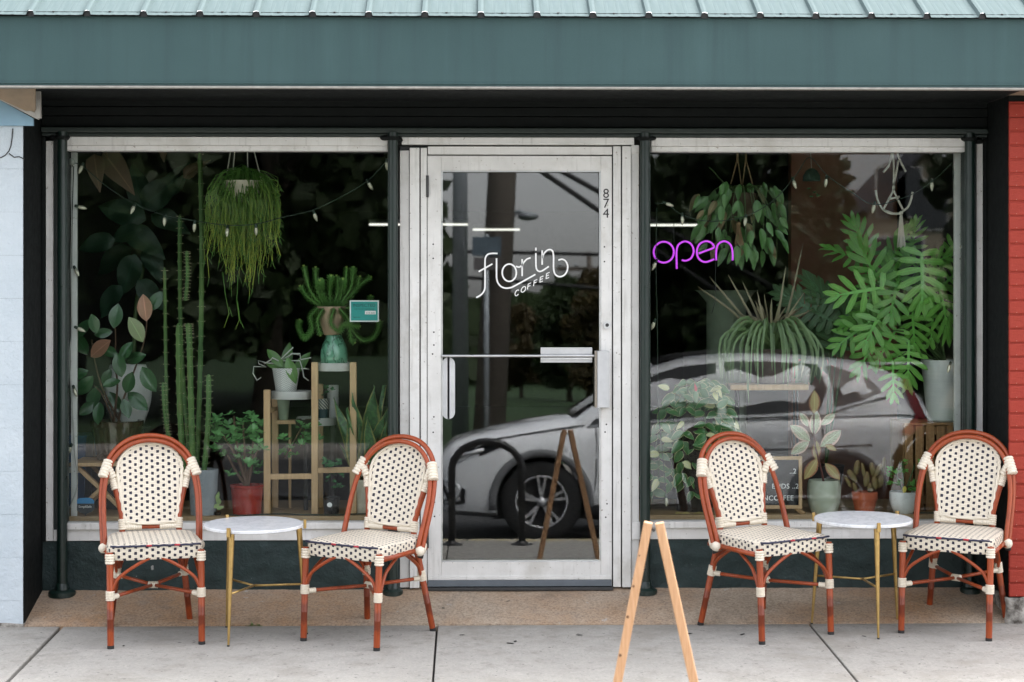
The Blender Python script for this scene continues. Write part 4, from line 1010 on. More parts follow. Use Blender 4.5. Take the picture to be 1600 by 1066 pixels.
a, c = P(1104, 500, 1.3), P(1166, 500, 1.3)
t = thing('round_column', 'pale green round column behind the purple neon sign', 'column', ((a.x + c.x) / 2, 1.3, 0)); MB().lathe([(.16, -.002), (.16, .1), (.105, .12), ((c.x - a.x) / 2, .16), ((c.x - a.x) / 2, 1.40), (.16, 1.46), (.18, 1.47)], 28, ((a.x + c.x) / 2, 1.3, 0)).build('shaft', SAGEC, t, smooth=True, auto=40)

# ------------------------------------------------------------------ leaves
def leaf(Wd, shape, droop=.15, cup=.12, nl=7, cols=4, wave=0):
    b = MB(); vs = []; uv = []; fs = []
    for j in range(nl + 1):
        t = j / nl
        p = {'ov': sin(pi * min(1, t ** .72)) ** .8, 'el': sin(pi * t) ** .75, 'ob': sin(pi * t ** 1.5) ** .8, 'la': sin(pi * t ** .55) ** .9, 'st': min(1, t * 9 + .25) * (1 - t ** 7) ** .5, 'sp': (min(1, t * 4 + .35)) * (1 - t ** 2.2)}[shape] if 0 < t < 1 else (.03 if shape != 'sp' or t == 1 else .35)
        hw = Wd / 2 * p
        for i in range(cols + 1):
            u = i / cols * 2 - 1
            vs.append((hw * u, t, -droop * t * t + cup * abs(u) * hw + wave * sin(t * 9 + u * 2) * .02)); uv.append((u * .5 + .5, t))
    m = cols + 1
    fs = [(j * m + i, j * m + i + 1, (j + 1) * m + i + 1, (j + 1) * m + i) for j in range(nl) for i in range(cols)]
    return b.add(vs, fs, uv)
def put(par, me, loc, d, n, s, name='leaf'):
    return link(name, me, par, M4=aim(loc, d, n, s))
def leaf_px(par, me, cx, cy, y, ang, Lpx, n=None, dy=None, name='leaf'):
    """leaf with its middle at a survey point, its tip towards ang (0 right, 90 up), length in survey pixels"""
    s = Lpx / ppm(y); a = radians(ang); d = V((cos(a), rnd(-.45, .15) if dy is None else dy, sin(a))).normalized()
    c = P(cx, cy, y); nn = V((rnd(-.35, .35), -1, rnd(.1, .7))) if n is None else V(n)
    return put(par, me, c - d * s * .5, d, nn, s, name)
def stem(par, pts, r0, r1, m, name='stem'):
    q = catmull(pts, 5); k = len(q); return MB().tube(q, [r0 + (r1 - r0) * i / (k - 1) for i in range(k)], 8).build(name, m, par, smooth=True)
SOIL = mat('dark potting soil', (.022, .015, .010), .95, bump=.9, bscale=90, dist=.01)
def potted(name, label, px, pyb, pyt, wt, wb, y, m, rim=.12, bulge=0.0, group=None, zbase=None, cat='potted plant', depth_wall=.008):
    """pot from survey: centre x, bottom and top rows, widths; returns thing, top centre, top radius"""
    k = ppm(y); zb_ = P(px, pyb, y).z if zbase is None else zbase; zt2 = P(px, pyt, y).z; x = P(px, pyb, y).x; rt, rb_ = wt / 2 / k, wb / 2 / k; h = zt2 - zb_
    t = thing(name, label, cat, (x, y, zb_), group)
    pr = [(rb_ * .92, 0), (rb_, h * .02)]
    for i in range(1, 8): q = i / 8; pr.append((rb_ + (rt - rb_) * q + bulge * sin(pi * q) / k, h * q * (1 - rim) + .02 * h))
    if rim: pr += [(rt * .99, h * (1 - rim)), (rt * 1.05, h * (1 - rim) + .003), (rt * 1.06, h * .985), (rt * 1.03, h)]
    else: pr += [(rt, h * .985), (rt * .99, h)]
    pr += [(rt * .93, h), (rt * .90, h * .88), (1e-6, h * .88)]
    MB().lathe([(r, zb_ + z) for r, z in pr], 32, (x, y, 0)).build('pot', m, t, smooth=True, auto=35)
    MB().lathe([(rt * .89, zb_ + h * .885), (rt * .5, zb_ + h * .90), (1e-6, zb_ + h * .905)], 20, (x, y, 0)).build('soil', SOIL, t, smooth=True)
    return t, V((x, y, zb_ + h * .9)), rt
STEM_G = mat('green stem', (.06, .11, .03), .5); STEM_B = mat('brown woody stem', (.10, .055, .03), .75, bump=.4); STEM_R = mat('red brown stem', (.13, .04, .03), .6)
GD = leafmat('rubber leaf green', (.012, .036, .014), (.020, .055, .020), rough=.2, tr=.12)
GP = leafmat('rubber leaf pink underside', (.20, .095, .065), (.14, .09, .055), rough=.35, tr=.2)
GL_ = leafmat('rubber leaf young', (.12, .17, .075), (.16, .16, .09), rough=.3, tr=.25)
# --- left window: rubber plant in glazed pot on folding stool
ST = thing('folding_stool', 'small folding wooden stool under the glazed pot in the left window', 'stool', (P(165, 805, .3).x, .3, DZ))
zt_ = P(165, 719, .3).z
for k in range(5): box('top_slat', LWOOD, ST, P(118, 719, .3).x, P(232, 719, .3).x, .13 + k * .075, .19 + k * .075, zt_ - .018, zt_, bevel=.003)
for yy in (.16, .44):
    for s in (-1, 1): MB().beam(P(165 - s * 38, 724, .3) + V((0, yy - .3 + s * .012, 0)), V((P(165 + s * 40, 800, .3).x, yy + s * .012, DZ + .004)), .02, .038, V((0, 1, 0))).build('leg', LWOOD, ST, bevel=.003)
    MB().tube([(P(165, 760, .3).x, yy - .03, P(165, 762, .3).z), (P(165, 760, .3).x, yy + .03, P(165, 762, .3).z)], .006, 8).build('pivot_bolt', DKMET, ST)
GLAZE = mat('brown glazed ceramic', (.045, .020, .010), .12, c2=(.025, .012, .007), scale=5, coat=.6)
RP, top, rt = potted('rubber_plant', 'rubber plant with large dark leaves in a glossy brown pot', 183, 719, 657, 78, 62, .32, GLAZE, .16, zbase=zt_ + .001)
lm = [leaf(.56, 'el', .10, .22).mesh('leaf', m) for m in (GD, GP, GL_)]
def rp(x, y): return 90 + x / 2.804, 460 + y / 2.804
for pts in ([(270, 560), (285, 470), (330, 350), (378, 210), (395, 90)], [(210, 560), (200, 420), (165, 300), (150, 200)], [(230, 560), (215, 480), (190, 430), (160, 400)], [(250, 560), (262, 400), (250, 300), (255, 200), (250, 120)]):
    stem(RP, [top + V((rnd(-.02, .02), rnd(-.02, .02), 0))] + [P(*rp(*p), .30) for p in pts[1:]], .006, .0035, STEM_B)
for k, x, y, a, L in ((0, 200, 170, 10, 80), (1, 185, 238, 40, 125), (2, 345, 155, 115, 125), (1, 382, 60, 95, 120), (0, 215, 360, 240, 75), (0, 158, 455, 255, 115), (0, 250, 472, 300, 105), (0, 312, 388, 70, 105), (0, 350, 468, -40, 120), (0, 398, 372, -60, 130), (0, 100, 215, 120, 120),
                      (0, 112, 150, 60, 100), (0, 92, 350, 200, 90), (0, 270, 310, 100, 110), (0, 236, 388, 20, 80), (0, 120, 400, 230, 110), (0, 180, 520, 265, 100), (0, 300, 250, 60, 100), (0, 160, 130, 100, 90), (0, 255, 95, 80, 110), (0, 430, 30, 60, 100), (0, 75, 420, 250, 80), (0, 130, 500, 220, 90), (0, 340, 280, 20, 100), (0, 225, 250, 150, 90), (0, 300, 500, -70, 90)):
    leaf_px(RP, lm[k], *rp(x, y), rnd(.16, .34), a, L / 2.804)
WHC = mat('white glazed planter', (.72, .73, .70), .3, c2=(.66, .67, .65), scale=3)
BV, tp, _ = potted('white_planter', 'big bulging white planter behind the rubber plant', 200, 668, 570, 56, 46, .46, WHC, 0, bulge=11, cat='planter')
box('plinth', ROOMD, BV, tp.x - .1, tp.x + .1, .38, .56, DZ, P(200, 668, .46).z - .001)
BLUEP = mat('blue plastic bin', (.008, .11, .30), .35)
t = thing('blue_bin', 'upright blue plastic bin in the corner of the left window', 'bin', (P(122, 800, .6).x, .6, DZ)); xa, xb = P(106, 800, .6).x, P(140, 800, .6).x
MB().prism([(xa + .008, DZ), (xb - .008, DZ), (xb, P(122, 682, .6).z), (xa, P(122, 682, .6).z)], .5, .7).build('shell', BLUEP, t, bevel=.006, recalc=True); box('rim', BLUEP, t, xa - .006, xb + .006, .494, .706, P(122, 683, .6).z, P(122, 678, .6).z, bevel=.003)
box('label_strip', VINYL, t, xa + .02, xb - .02, .494, .4995, P(122, 736, .6).z, P(122, 728, .6).z, bevel=0)
# alarm shield sign
SHB = mat('bright blue sign board', (.02, .25, .55), .4); SHK = mat('dark sign board', (.012, .022, .030), .4)
c = P(133, 792, .11); k = 1 / ppm(.11); t = thing('alarm_sign', 'small blue and black alarm shield on a stake in the left window', 'sign', (c.x, .11, DZ))
sh = [(-14, 8), (-14, -9), (-7, -13), (0, -15), (7, -13), (14, -9), (14, 8), (0, 16)]; MB().prism([(c.x + x * k, c.z - y * k) for x, y in [(-14, 4), (-10, 8), (0, 12), (10, 8), (14, 4), (14, -10), (8, -14), (-8, -14), (-14, -10)]], .11, .116).build('board', SHK, t, recalc=True)
MB().prism([(c.x + x * k, c.z - y * k) for x, y in [(-14, -5), (14, -5), (14, -10), (8, -14), (-8, -14), (-14, -10)]], .1085, .1098).build('blue_top', SHB, t, recalc=True)
MB().tube([(c.x, .118, DZ), (c.x, .118, c.z)], .004, 8).build('stake', DKMET, t)
link('lettering', text_mesh('SimpliSafe', 5.2 * k, VINYL), t, M4=Matrix.Translation((c.x, .1093, c.z - 1.5 * k)) @ FACE)
# --- cactus columns in grey pot
CG = NB('ribbed cactus green'); uvs = CG.sep(CG.tc.outputs['UV'])
CGc = CG.mix(CG.rng(CG.noise(14, 4, sc3=(1, 1, .4)), .4, .7), (.055, .13, .035), (.11, .19, .05)); CGc = CG.mix(CG.rng(CG.noise(9, 3, sc3=(1, 1, .25)), .62, .75, 0, .8), CGc, (.20, .14, .07)); CG.set(CGc, .6); CACT = CG.m
SPIN = mat('pale spines', (.35, .32, .2), .7); GREYP = mat('grey concrete pot', (.30, .32, .34), .6, c2=(.25, .27, .29), scale=7, bump=.2)
TC, top, rt = potted('column_cactus', 'tall ribbed cactus columns in a plain grey pot', 318, 808, 733, 46, 40, .16, GREYP, 0)
def cactus_col(pts, r, ribs=5):
    path = catmull([P(*p) for p in pts], 16); b = MB(); n = ribs * 4; m = len(path); vs = []; uv = []
    for i, p in enumerate(path):
        rr = r * (1 if i < m - 3 else (.92, .7, .3)[i - m + 3]) * (1 + .06 * sin(i * 1.3))
        for q in range(n):
            a = 2 * pi * q / n + .1 * sin(i * .2); k2 = rr * (.58 + .42 * abs(cos(a * ribs / 2)) ** .7 * (1 + .22 * (1 if i % 2 else -1))); vs.append(p + V((k2 * cos(a), k2 * sin(a), 0))); uv.append((q / n, i / m))
    b.add(vs, [(i * n + q, i * n + (q + 1) % n, (i + 1) * n + (q + 1) % n, (i + 1) * n + q) for i in range(m - 1) for q in range(n)] + [tuple(range((m - 1) * n, m * n))], uv)
    o = b.build('column', CACT, TC, smooth=True)
    sp = MB()
    for i in range(1, m - 1, 2):
        for e in range(ribs):
            a = 2 * pi * e / ribs; q = path[i] + V((cos(a), sin(a), 0)) * r * .98
            for w2 in (-.5, .5): d = V((cos(a + w2), sin(a + w2), rnd(-.3, .3))) * .014; sp.add([q + V((0, 0, .0014)), q - V((0, 0, .0014)), q + d], [(0, 1, 2)])
    so = sp.build('spines', SPIN, TC, kind='stuff')
for pts, r in (([(307, 745, .20), (313, 560, .34), (315, 380, .44), (312, 236, .5)], .013), ([(298, 745, .22), (284, 560, .40), (281, 430, .5), (281, 335, .55)], .011), ([(288, 745, .14), (281, 640, .15), (279, 505, .16)], .016), ([(302, 745, .12), (299, 660, .13), (296, 540, .15), (294, 505, .16)], .016),
                ([(318, 745, .14), (325, 660, .14), (326, 585, .14)], .014), ([(300, 720, .15), (268, 690, .13), (258, 650, .13), (255, 597, .13)], .010), ([(290, 470, .33), (293, 430, .33), (292, 392, .33)], .010), ([(262, 700, .3), (259, 560, .32), (257, 418, .34)], .009)):
    cactus_col(pts, r)
# --- small trailing plant behind the grey pot, jade in red pot
def m_jade(name, c, c2): return leafmat(name, c, c2, rough=.25, tr=.15, vein=False, rv=0)
JADE = m_jade('jade leaf', (.045, .115, .040), (.070, .16, .055)); JADED = m_jade('dark jade leaf', (.022, .075, .032), (.035, .10, .040))
jl = leaf(.55, 'ob', .10, .05, 4, 2)
def rosettes(par, spots, y, L, m, n=8, spread=1.0, name='foliage'):
    b = MB()
    for px, py in spots:
        c = P(px, py, y + rnd(-.06, .06)); ax = V((rnd(-.5, .5), rnd(-.9, .1), 1)).normalized()
        for i in range(n):
            a = 2 * pi * i / n + rnd(-.3, .3); e = rnd(.1, .9); t1 = ax.cross(V((0, 1, .2))).normalized(); t2 = ax.cross(t1)
            d = (t1 * cos(a) + t2 * sin(a)) * spread + ax * e
            b.merge(jl, aim(c, d, ax, L * rnd(.7, 1.15)))
    return b.build(name, m, par, smooth=True, kind='stuff')
REDP = mat('red glazed pot', (.32, .022, .014), .3, c2=(.26, .02, .012), scale=4)
JP, top, rt = potted('jade_plant', 'bushy jade plant in a bright red pot', 386, 805, 757, 50, 44, .15, REDP, .10)
sp = [(rnd(330, 412), rnd(645, 745)) for _ in range(80)]; sp = [p for p in sp if not (p[0] < 350 and p[1] > 715)]
for e in ((345, 675), (365, 650), (395, 680), (405, 700), (355, 710), (380, 660)): stem(JP, [top, top.lerp(P(*e, .18), .5) + V((rnd(-.02, .02), 0, 0)), P(*e, .18)], .011, .004, STEM_B, 'branch')
rosettes(JP, sp, .17, .035, JADE, 8)
t, top, rt = potted('seedling_pot', 'tiny leafy cutting beside the grey cactus pot', 340, 806, 800, 10, 9, .13, SOIL, 0)
lf = leaf(.55, 'ov', .2, .1).mesh('leaf', leafmat('cutting leaf', (.10, .17, .05), (.20, .24, .10)))
for x, y, a, L in ((341, 782, 110, 14), (337, 791, 200, 12), (344, 793, 20, 12), (340, 775, 80, 13)): leaf_px(t, lf, x, y, .12, a, L)
# --- stepped plant stand
PS = thing('plant_stand', 'stepped beech plant stand with white tray tops in the left window', 'plant stand', (P(485, 803, .2).x, .2, DZ))
def leg(px, pyt, y, w_=.034):
    a = P(px, pyt, y); MB().box(a.x - w_ / 2, a.x + w_ / 2, y - w_ / 2, y + w_ / 2, DZ + .001, a.z).build('leg', LWOOD, PS, bevel=.004)
TRAY = mat('white metal tray', (.55, .55, .53), .45)
def tray(px, pyt, w_, y, h=.040):
    c = P(px, pyt, y); r = w_ / 2 / ppm(y); MB().lathe([(r * .98, c.z - h), (r, c.z - h + .003), (r, c.z), (r * .97, c.z + .001), (r * .965, c.z - .006), (1e-6, c.z - .006)], 40, (c.x, y, 0)).build('tray', TRAY, PS, smooth=True, auto=35)
    return V((c.x, y, c.z - .006))
leg(417.5, 609, .17); leg(492, 566, .17); leg(552, 566, .17); leg(500, 600, .46); leg(430, 612, .46)
T1 = tray(456, 611, 63, .26); T2 = tray(523, 567, 60, .26); T3 = tray(494, 652, 62, .46)
for pa_, pb2, y in (((417, 745), (492, 744), .17), ((492, 735), (552, 734), .17), ((500, 745), (500, 700), .46)):
    MB().beam(P(*pa_, y), P(*pb2, y), .026, .028 if y < .3 else .02).build('cross_bar', LWOOD, PS, bevel=.003)
for px, y0, y1 in ((417.5, .17, .46),): MB().beam((P(417, 640, .17).x, .187, P(417, 628, .2).z - .05), (P(430, 640, .46).x, .443, P(417, 628, .2).z - .05), .02, .02).build('cross_bar', LWOOD, PS)
# orchid in white patterned pot
def m_pattern():
    b = NB('white pot with fine zigzag relief'); uv = b.sep(b.tc.outputs['UV']); z = b.math('MULTIPLY', uv[1], 90.0); zz = b.math('PINGPONG', b.math('MULTIPLY', uv[0], 30.0), 1.0)
    v = b.math('FRACT', b.math('ADD', z, zz)); b.set(b.mix(b.rng(v, .55, .7), (.56, .56, .54), (.33, .34, .33)), .6); b.bump(v, .4, .002); return b.m
OR, top, rt = potted('orchid', 'orchid with silvery air roots in a white patterned pot', 447, 611, 575, 44, 32, .26, m_pattern(), 0, zbase=T1.z + .001)
ol = leaf(.42, 'el', .35, .25).mesh('leaf', leafmat('orchid leaf', (.035, .085, .025), (.06, .12, .03), rough=.3))
for x, y, a, L in ((455, 578, -70, 42), (448, 560, 90, 45), (470, 568, 60, 40), (430, 560, 130, 38), (436, 572, 160, 36)): leaf_px(OR, ol, x, y, rnd(.18, .28), a, L)
SILV = mat('silvery air root', (.50, .51, .47), .6)
def op(x, y): return 320 + x / 3.134, 500 + y / 3.134
for pts in ([(375, 195), (350, 215), (300, 210), (260, 200), (265, 215), (300, 230), (240, 228), (236, 262), (255, 295), (276, 282)], [(375, 190), (400, 165), (432, 135)], [(380, 195), (430, 165), (465, 165), (470, 195), (520, 185)], [(385, 200), (465, 200), (478, 240), (485, 280), (508, 297)], [(370, 205), (330, 185), (325, 195), (290, 215)], [(470, 240), (490, 238), (510, 242)], [(400, 190), (425, 165), (460, 170)]):
    MB().tube([P(*op(*p), .22 + rnd(-.02, .02)) for p in pts], .0032, 6).build('air_root', SILV, OR, smooth=True)
# spurge on green vase
BEIGE = mat('blush matt planter', (.42, .30, .20), .75, c2=(.38, .27, .18)); 
def m_vase():
    b = NB('sea green glazed vase'); n = b.noise(18, 4, sc3=(1, 1, .4)); v = b.math('ABSOLUTE', b.math('SUBTRACT', n, .5))
    b.set(b.mix(b.rng(v, 0, .05, .85, 0), (.13, .33, .22), (.015, .07, .04)), .15, coat=.6); return b.m
VS = thing('green_vase', 'sea green glazed vase on the highest tray of the plant stand', 'vase', T2); k = 1 / ppm(.26); zv = T2.z
MB().lathe([(19 * k, zv), (21 * k, zv + .006), (21.5 * k, zv + 14 * k), (20 * k, zv + 26 * k), (16 * k, zv + 36 * k), (13 * k, zv + 42 * k), (13.5 * k, zv + 45 * k), (1e-6, zv + 45 * k)], 32, (T2.x - .003, .26, 0)).build('body', m_vase(), VS, smooth=True)
SP, top, rt = potted('spurge_plant', 'spiky spurge with dangling arms in a blush planter above the green vase', 518, 521, 479, 46, 24, .26, BEIGE, 0, bulge=2, zbase=zv + 45 * k + .001)
SPG = leafmat('spurge leaflet', (.05, .13, .035), (.10, .19, .05), vein=False, rv=0, rough=.45)
spl = leaf(.34, 'la', .0, .0, 2, 2); ARMS = MB(); TIPS = MB()
def arm(pts, y, r=.0055):
    path = catmull([P(p[0], p[1], y + (p[2] if len(p) > 2 else 0)) for p in pts], 9); ARMS.tube(path, r, 6)
    for i in range(1, len(path)):
        d = (path[i] - path[i - 1]).normalized(); s1 = d.cross(V((0, 1, .1))).normalized(); s2 = d.cross(s1)
        for sub in range(2):
            c = path[i - 1].lerp(path[i], sub * .5)
            for q in range(6):
                a = 2 * pi * q / 6 + i * .55 + sub * .5; o = s1 * cos(a) + s2 * sin(a); ARMS.merge(spl, aim(c + o * r * .6, o + d * .45, d, .023))
    for q in range(8): a = 2 * pi * q / 8; TIPS.merge(spl, aim(path[-1], (s1 * cos(a) + s2 * sin(a)) * .6 + d, d, .016))
for pts in ([(505, 480), (485, 455), (475, 418)], [(508, 480), (495, 450), (493, 420)], [(512, 480), (503, 460), (503, 438)], [(518, 480), (515, 455), (517, 433, -.04)], [(520, 480), (528, 455), (526, 433)], [(525, 480), (538, 450), (541, 420)], [(528, 480), (548, 450), (552, 420, .04)], [(530, 480), (555, 455), (562, 434)], [(532, 482), (560, 448), (578, 434)], [(505, 482), (482, 465), (470, 449)], [(515, 480), (503, 455), (500, 440, -.05)], [(520, 480), (533, 460), (536, 438, -.05)], [(534, 482), (575, 478), (579, 464)],
            [(497, 482, -.05), (485, 495, -.06), (487, 515, -.06), (475, 528, -.05), (467, 512, -.05), (468, 502, -.05)], [(505, 482, -.06), (496, 500, -.08), (500, 522, -.08)], [(522, 482, -.07), (517, 505, -.09), (530, 518, -.09), (538, 508, -.08), (560, 510, -.06)], [(530, 482, -.05), (545, 500, -.07), (548, 528, -.07), (553, 534, -.07)], [(532, 484, -.03), (560, 528, -.04), (580, 530, -.04), (591, 515, -.04), (593, 503, -.04)]):
    arm(pts, .25)
ARMS.build('arms', SPG, SP, smooth=True, kind='stuff'); TIPS.build('arm_tips', leafmat('spurge tip', (.15, .22, .05), (.20, .25, .07), vein=False, rv=0), SP, kind='stuff')
# small patterned pot, cone vase and trailing jade at the lower tray
def m_band():
    b = NB('teal pot with pale patterned band'); uv = b.sep(b.tc.outputs['UV']); o = b.sep(b.tc.outputs['Object'])
    ch = b.math('PINGPONG', b.math('ADD', b.math('MULTIPLY', uv[0], 24), b.math('MULTIPLY', o[2], 120)), 1.0)
    c = b.mix(b.rng(ch, .45, .55), (.45, .44, .38), (.06, .08, .08)); b.set(b.mix(b.rng(o[2], .048, .05), (.010, .04, .055), c), .4); return b.m
t, top, rt = potted('patterned_pot', 'small teal pot with patterned band on the lower tray', 505, 652, 623, 20, 18, .44, m_band(), 0, zbase=T3.z + .001)
rosettes(t, [(500, 612), (508, 606), (512, 614), (505, 618), (520, 610)], .44, .022, JADED, 8)
t, top, rt = potted('white_cylinder_vase', 'narrow white cylinder vase behind the plant stand', 520, 652, 602, 18, 18, .54, WHC, 0, cat='vase')
MB().tube([P(520, 652, .54), V((P(520, 652, .54).x, .54, DZ + .002))], .02, 10).build('pedestal', DKMET, t)
t = thing('cone_vase', 'pale green cone vase hanging below the lower white tray', 'vase', P(443, 657, .4)); a, c = P(443, 656, .4), P(443, 622, .4)
MB().tube([a, a.lerp(c, .1), c], [.022, .025, .034], 20).build('body', SAGEC, t, smooth=True, auto=40); box('shelf', LWOOD, t, a.x - .03, P(475, 660, .4).x, .36, .46, a.z - .02, a.z - .001); MB().tube([(a.x + .03, .43, a.z - .02), (a.x + .03, .43, DZ)], .008, 8).build('shelf_post', LWOOD, t)
t, top, rt = potted('trailing_jade', 'jade trailing from the middle of the plant stand', 478, 668, 655, 34, 30, .34, SOIL, 0); MB().tube([P(478, 668, .34), V((P(478, 668, .34).x, .34, DZ + .001))], .012, 8).build('pedestal', DKMET, t)
rosettes(t, [(rnd(468, 503), rnd(645, 690)) for _ in range(14)] + [(rnd(440, 485), rnd(678, 722)) for _ in range(14)], .26, .030, JADE, 7)
for e in ((445, 715), (500, 655), (470, 700)): stem(t, [top, P(*e, .26)], .006, .003, STEM_B, 'branch')
# snake plant
SNK = leafmat('snake plant leaf', (.022, .070, .024), (.045, .10, .035), edge=(.32, .30, .09), ew=.22, rough=.35, tr=.1, vein=False, mottled=(.05, .105, .05))
CREAMP = mat('cream ceramic pot', (.52, .47, .36), .45)
SN, top, rt = potted('snake_plant', 'snake plant with yellow edged sword leaves in a cream pot', 575, 806, 748, 52, 46, .22, CREAMP, .0)
sl = [leaf(w_, 'la', d, .35, 9, 4, 2).mesh('leaf', SNK) for w_, d in ((.20, .05), (.25, -.06), (.17, .2))]
for b0, tip, k in (((572, 745), (582, 600), 1), ((580, 745), (597, 602), 0), ((585, 745), (607, 628), 1), ((560, 745), (527, 618), 2), ((562, 745), (540, 640), 0), ((566, 748), (526, 690), 2), ((590, 745), (604, 660), 0), ((575, 748), (560, 660), 1), ((568, 748), (552, 615), 0), ((583, 748), (572, 650), 1), ((578, 745), (590, 620), 2), ((562, 750), (534, 725), 2), ((588, 750), (610, 700), 0), ((570, 746), (600, 640), 1)):
    a, c = P(*b0, .22 + rnd(-.04, .04)), P(*tip, .2 + rnd(-.12, .12)); put(SN, sl[k], a, c - a, (rnd(-.6, .6), -1, .2), (c - a).length)
# black pot succulent with white mark
BP, top, rt = potted('succulent_pot', 'little black pot with succulents at the foot of the plant stand', 518, 804, 776, 26, 22, .14, INK, .1)
rosettes(BP, [(rnd(505, 535), rnd(718, 772)) for _ in range(24)], .17, .020, JADED, 9)
c = P(515, 789, .14 - .04); b = MB(); 
for q in range(18): a = 2 * pi * q / 18; r_ = .012; 
b.add([(c.x + .013 * cos(2 * pi * q / 18), .098, c.z + .012 * sin(2 * pi * q / 18)) for q in range(18)], [tuple(range(18))]); b.build('round_mark', VINYL, BP)
# hanging mistletoe cactus
RH = thing('hanging_mistletoe_cactus', 'thick hanging mistletoe cactus at the top of the left window', 'hanging plant', P(380, 300, .3))
def m_strand():
    b = NB('mistletoe cactus strands'); uv = b.sep(b.tc.outputs['UV']); c = b.mix(b.rng(uv[1], .12, .5), (.085, .21, .035), (.38, .42, .055)); c = b.mix(b.rng(b.noise(20, 3), .4, .7, 0, .4), c, (.11, .25, .035)); b.set(c, .5); b.translucent(c, .2); return b.m
STR = MB(); 
for i in range(520):
    x0 = random.gauss(380, 20); x0 = min(425, max(338, x0)); y = rnd(.14, .40); top_y = 256 + abs(x0 - 380) * .5 + rnd(0, 40)
    lx = x0 + random.gauss(0, 25); lx = min(434, max(323, lx)); f_ = (lx - 323) / 111
    end = 370 + 70 * sin(pi * (.15 + .8 * f_)) * rnd(.2, 1.0) + rnd(-80, 8) + 18 * mnoise.noise(V((lx * .09, 3, 1)))
    if f_ > .55: end += rnd(0, 25)
    if f_ < .4: end += rnd(-5, 18)
    pts = [P(x0, top_y, .3), P(x0 + (lx - x0) * .6, top_y + 6, (y + .3) / 2), P(lx, top_y + (end - top_y) * .35, y)]
    for q in (.6, .8, 1): pts.append(P(lx + rnd(-5, 5), top_y + (end - top_y) * q, y + rnd(-.01, .01)))
    STR.tube(pts, [.0021, .0022, .0022, .0020, .0019, .0015], 3, cap=False)
    for q in (3, 4, 5):
        if random.random() < .75: STR.tube([pts[q], pts[q] + V((rnd(-.03, .03), rnd(-.01, .01), -rnd(.015, .045)))], [.0018, .0012], 3, cap=False)
for pts in ([(348, 425), (352, 460), (358, 490), (350, 512)], [(358, 480), (363, 495)], [(372, 430), (370, 470), (374, 500), (368, 515)], [(374, 498), (381, 513)], [(371, 470), (376, 506)]): STR.tube([P(*p, .28) for p in pts], .0022, 4)
STR.build('strands', m_strand(), RH, smooth=True, kind='stuff')
k = 1 / ppm(.3); c = P(380, 316, .3); MB().lathe([(22 * k, c.z), (30 * k, c.z + 30 * k), (31 * k, c.z + 33 * k), (28 * k, c.z + 33 * k), (27 * k, c.z + 26 * k), (1e-6, c.z + 26 * k)], 28, (c.x, .3, 0)).build('pot', CREAMP, RH, smooth=True, auto=40)
ROPE = mat('cotton cord', (.62, .59, .50), .9, bump=.4, bscale=300); JUTE = mat('jute cord', (.22, .14, .07), .95, bump=.5, bscale=300)
for xt, xb in ((362, 352), (368, 362), (386, 388), (394, 410)): MB().tube([P(xt, 225, .3), P(xb, 288, .3 + rnd(-.06, .06))], .0032, 6).build('hanger_cord', ROPE, RH, smooth=True)
# dim big leaved plant at the back of the left window
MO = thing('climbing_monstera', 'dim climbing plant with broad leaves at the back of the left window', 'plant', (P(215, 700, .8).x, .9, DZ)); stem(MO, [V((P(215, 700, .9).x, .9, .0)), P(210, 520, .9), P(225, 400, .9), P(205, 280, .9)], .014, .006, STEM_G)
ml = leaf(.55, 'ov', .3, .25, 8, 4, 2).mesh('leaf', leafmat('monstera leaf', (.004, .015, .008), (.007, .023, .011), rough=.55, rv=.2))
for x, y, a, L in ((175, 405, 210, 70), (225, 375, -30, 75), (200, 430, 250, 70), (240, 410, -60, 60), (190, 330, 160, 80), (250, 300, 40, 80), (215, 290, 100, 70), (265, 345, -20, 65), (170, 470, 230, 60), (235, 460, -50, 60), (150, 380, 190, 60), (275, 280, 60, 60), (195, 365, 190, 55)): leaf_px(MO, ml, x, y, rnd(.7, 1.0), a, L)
DRY = leafmat('dried palm leaf', (.07, .045, .026), (.05, .035, .022), rough=.7, rv=.3); dl_ = leaf(.5, 'la', .25, .2).mesh('leaf', DRY)
DL = thing('dried_leaf_bunch', 'bunch of dry brown leaves hung in the top left corner of the window', 'dried leaves', P(165, 262, .5))
for x, y, a, L in ((150, 268, 280, 60), (185, 268, -50, 80), (255, 243, -80, 22), (305, 262, 40, 50)): leaf_px(DL, dl_, x, y, rnd(.4, .6), a, L)
MB().tube([P(165, 225, .5), P(168, 250, .5)], .003, 6).build('cord', JUTE, DL)
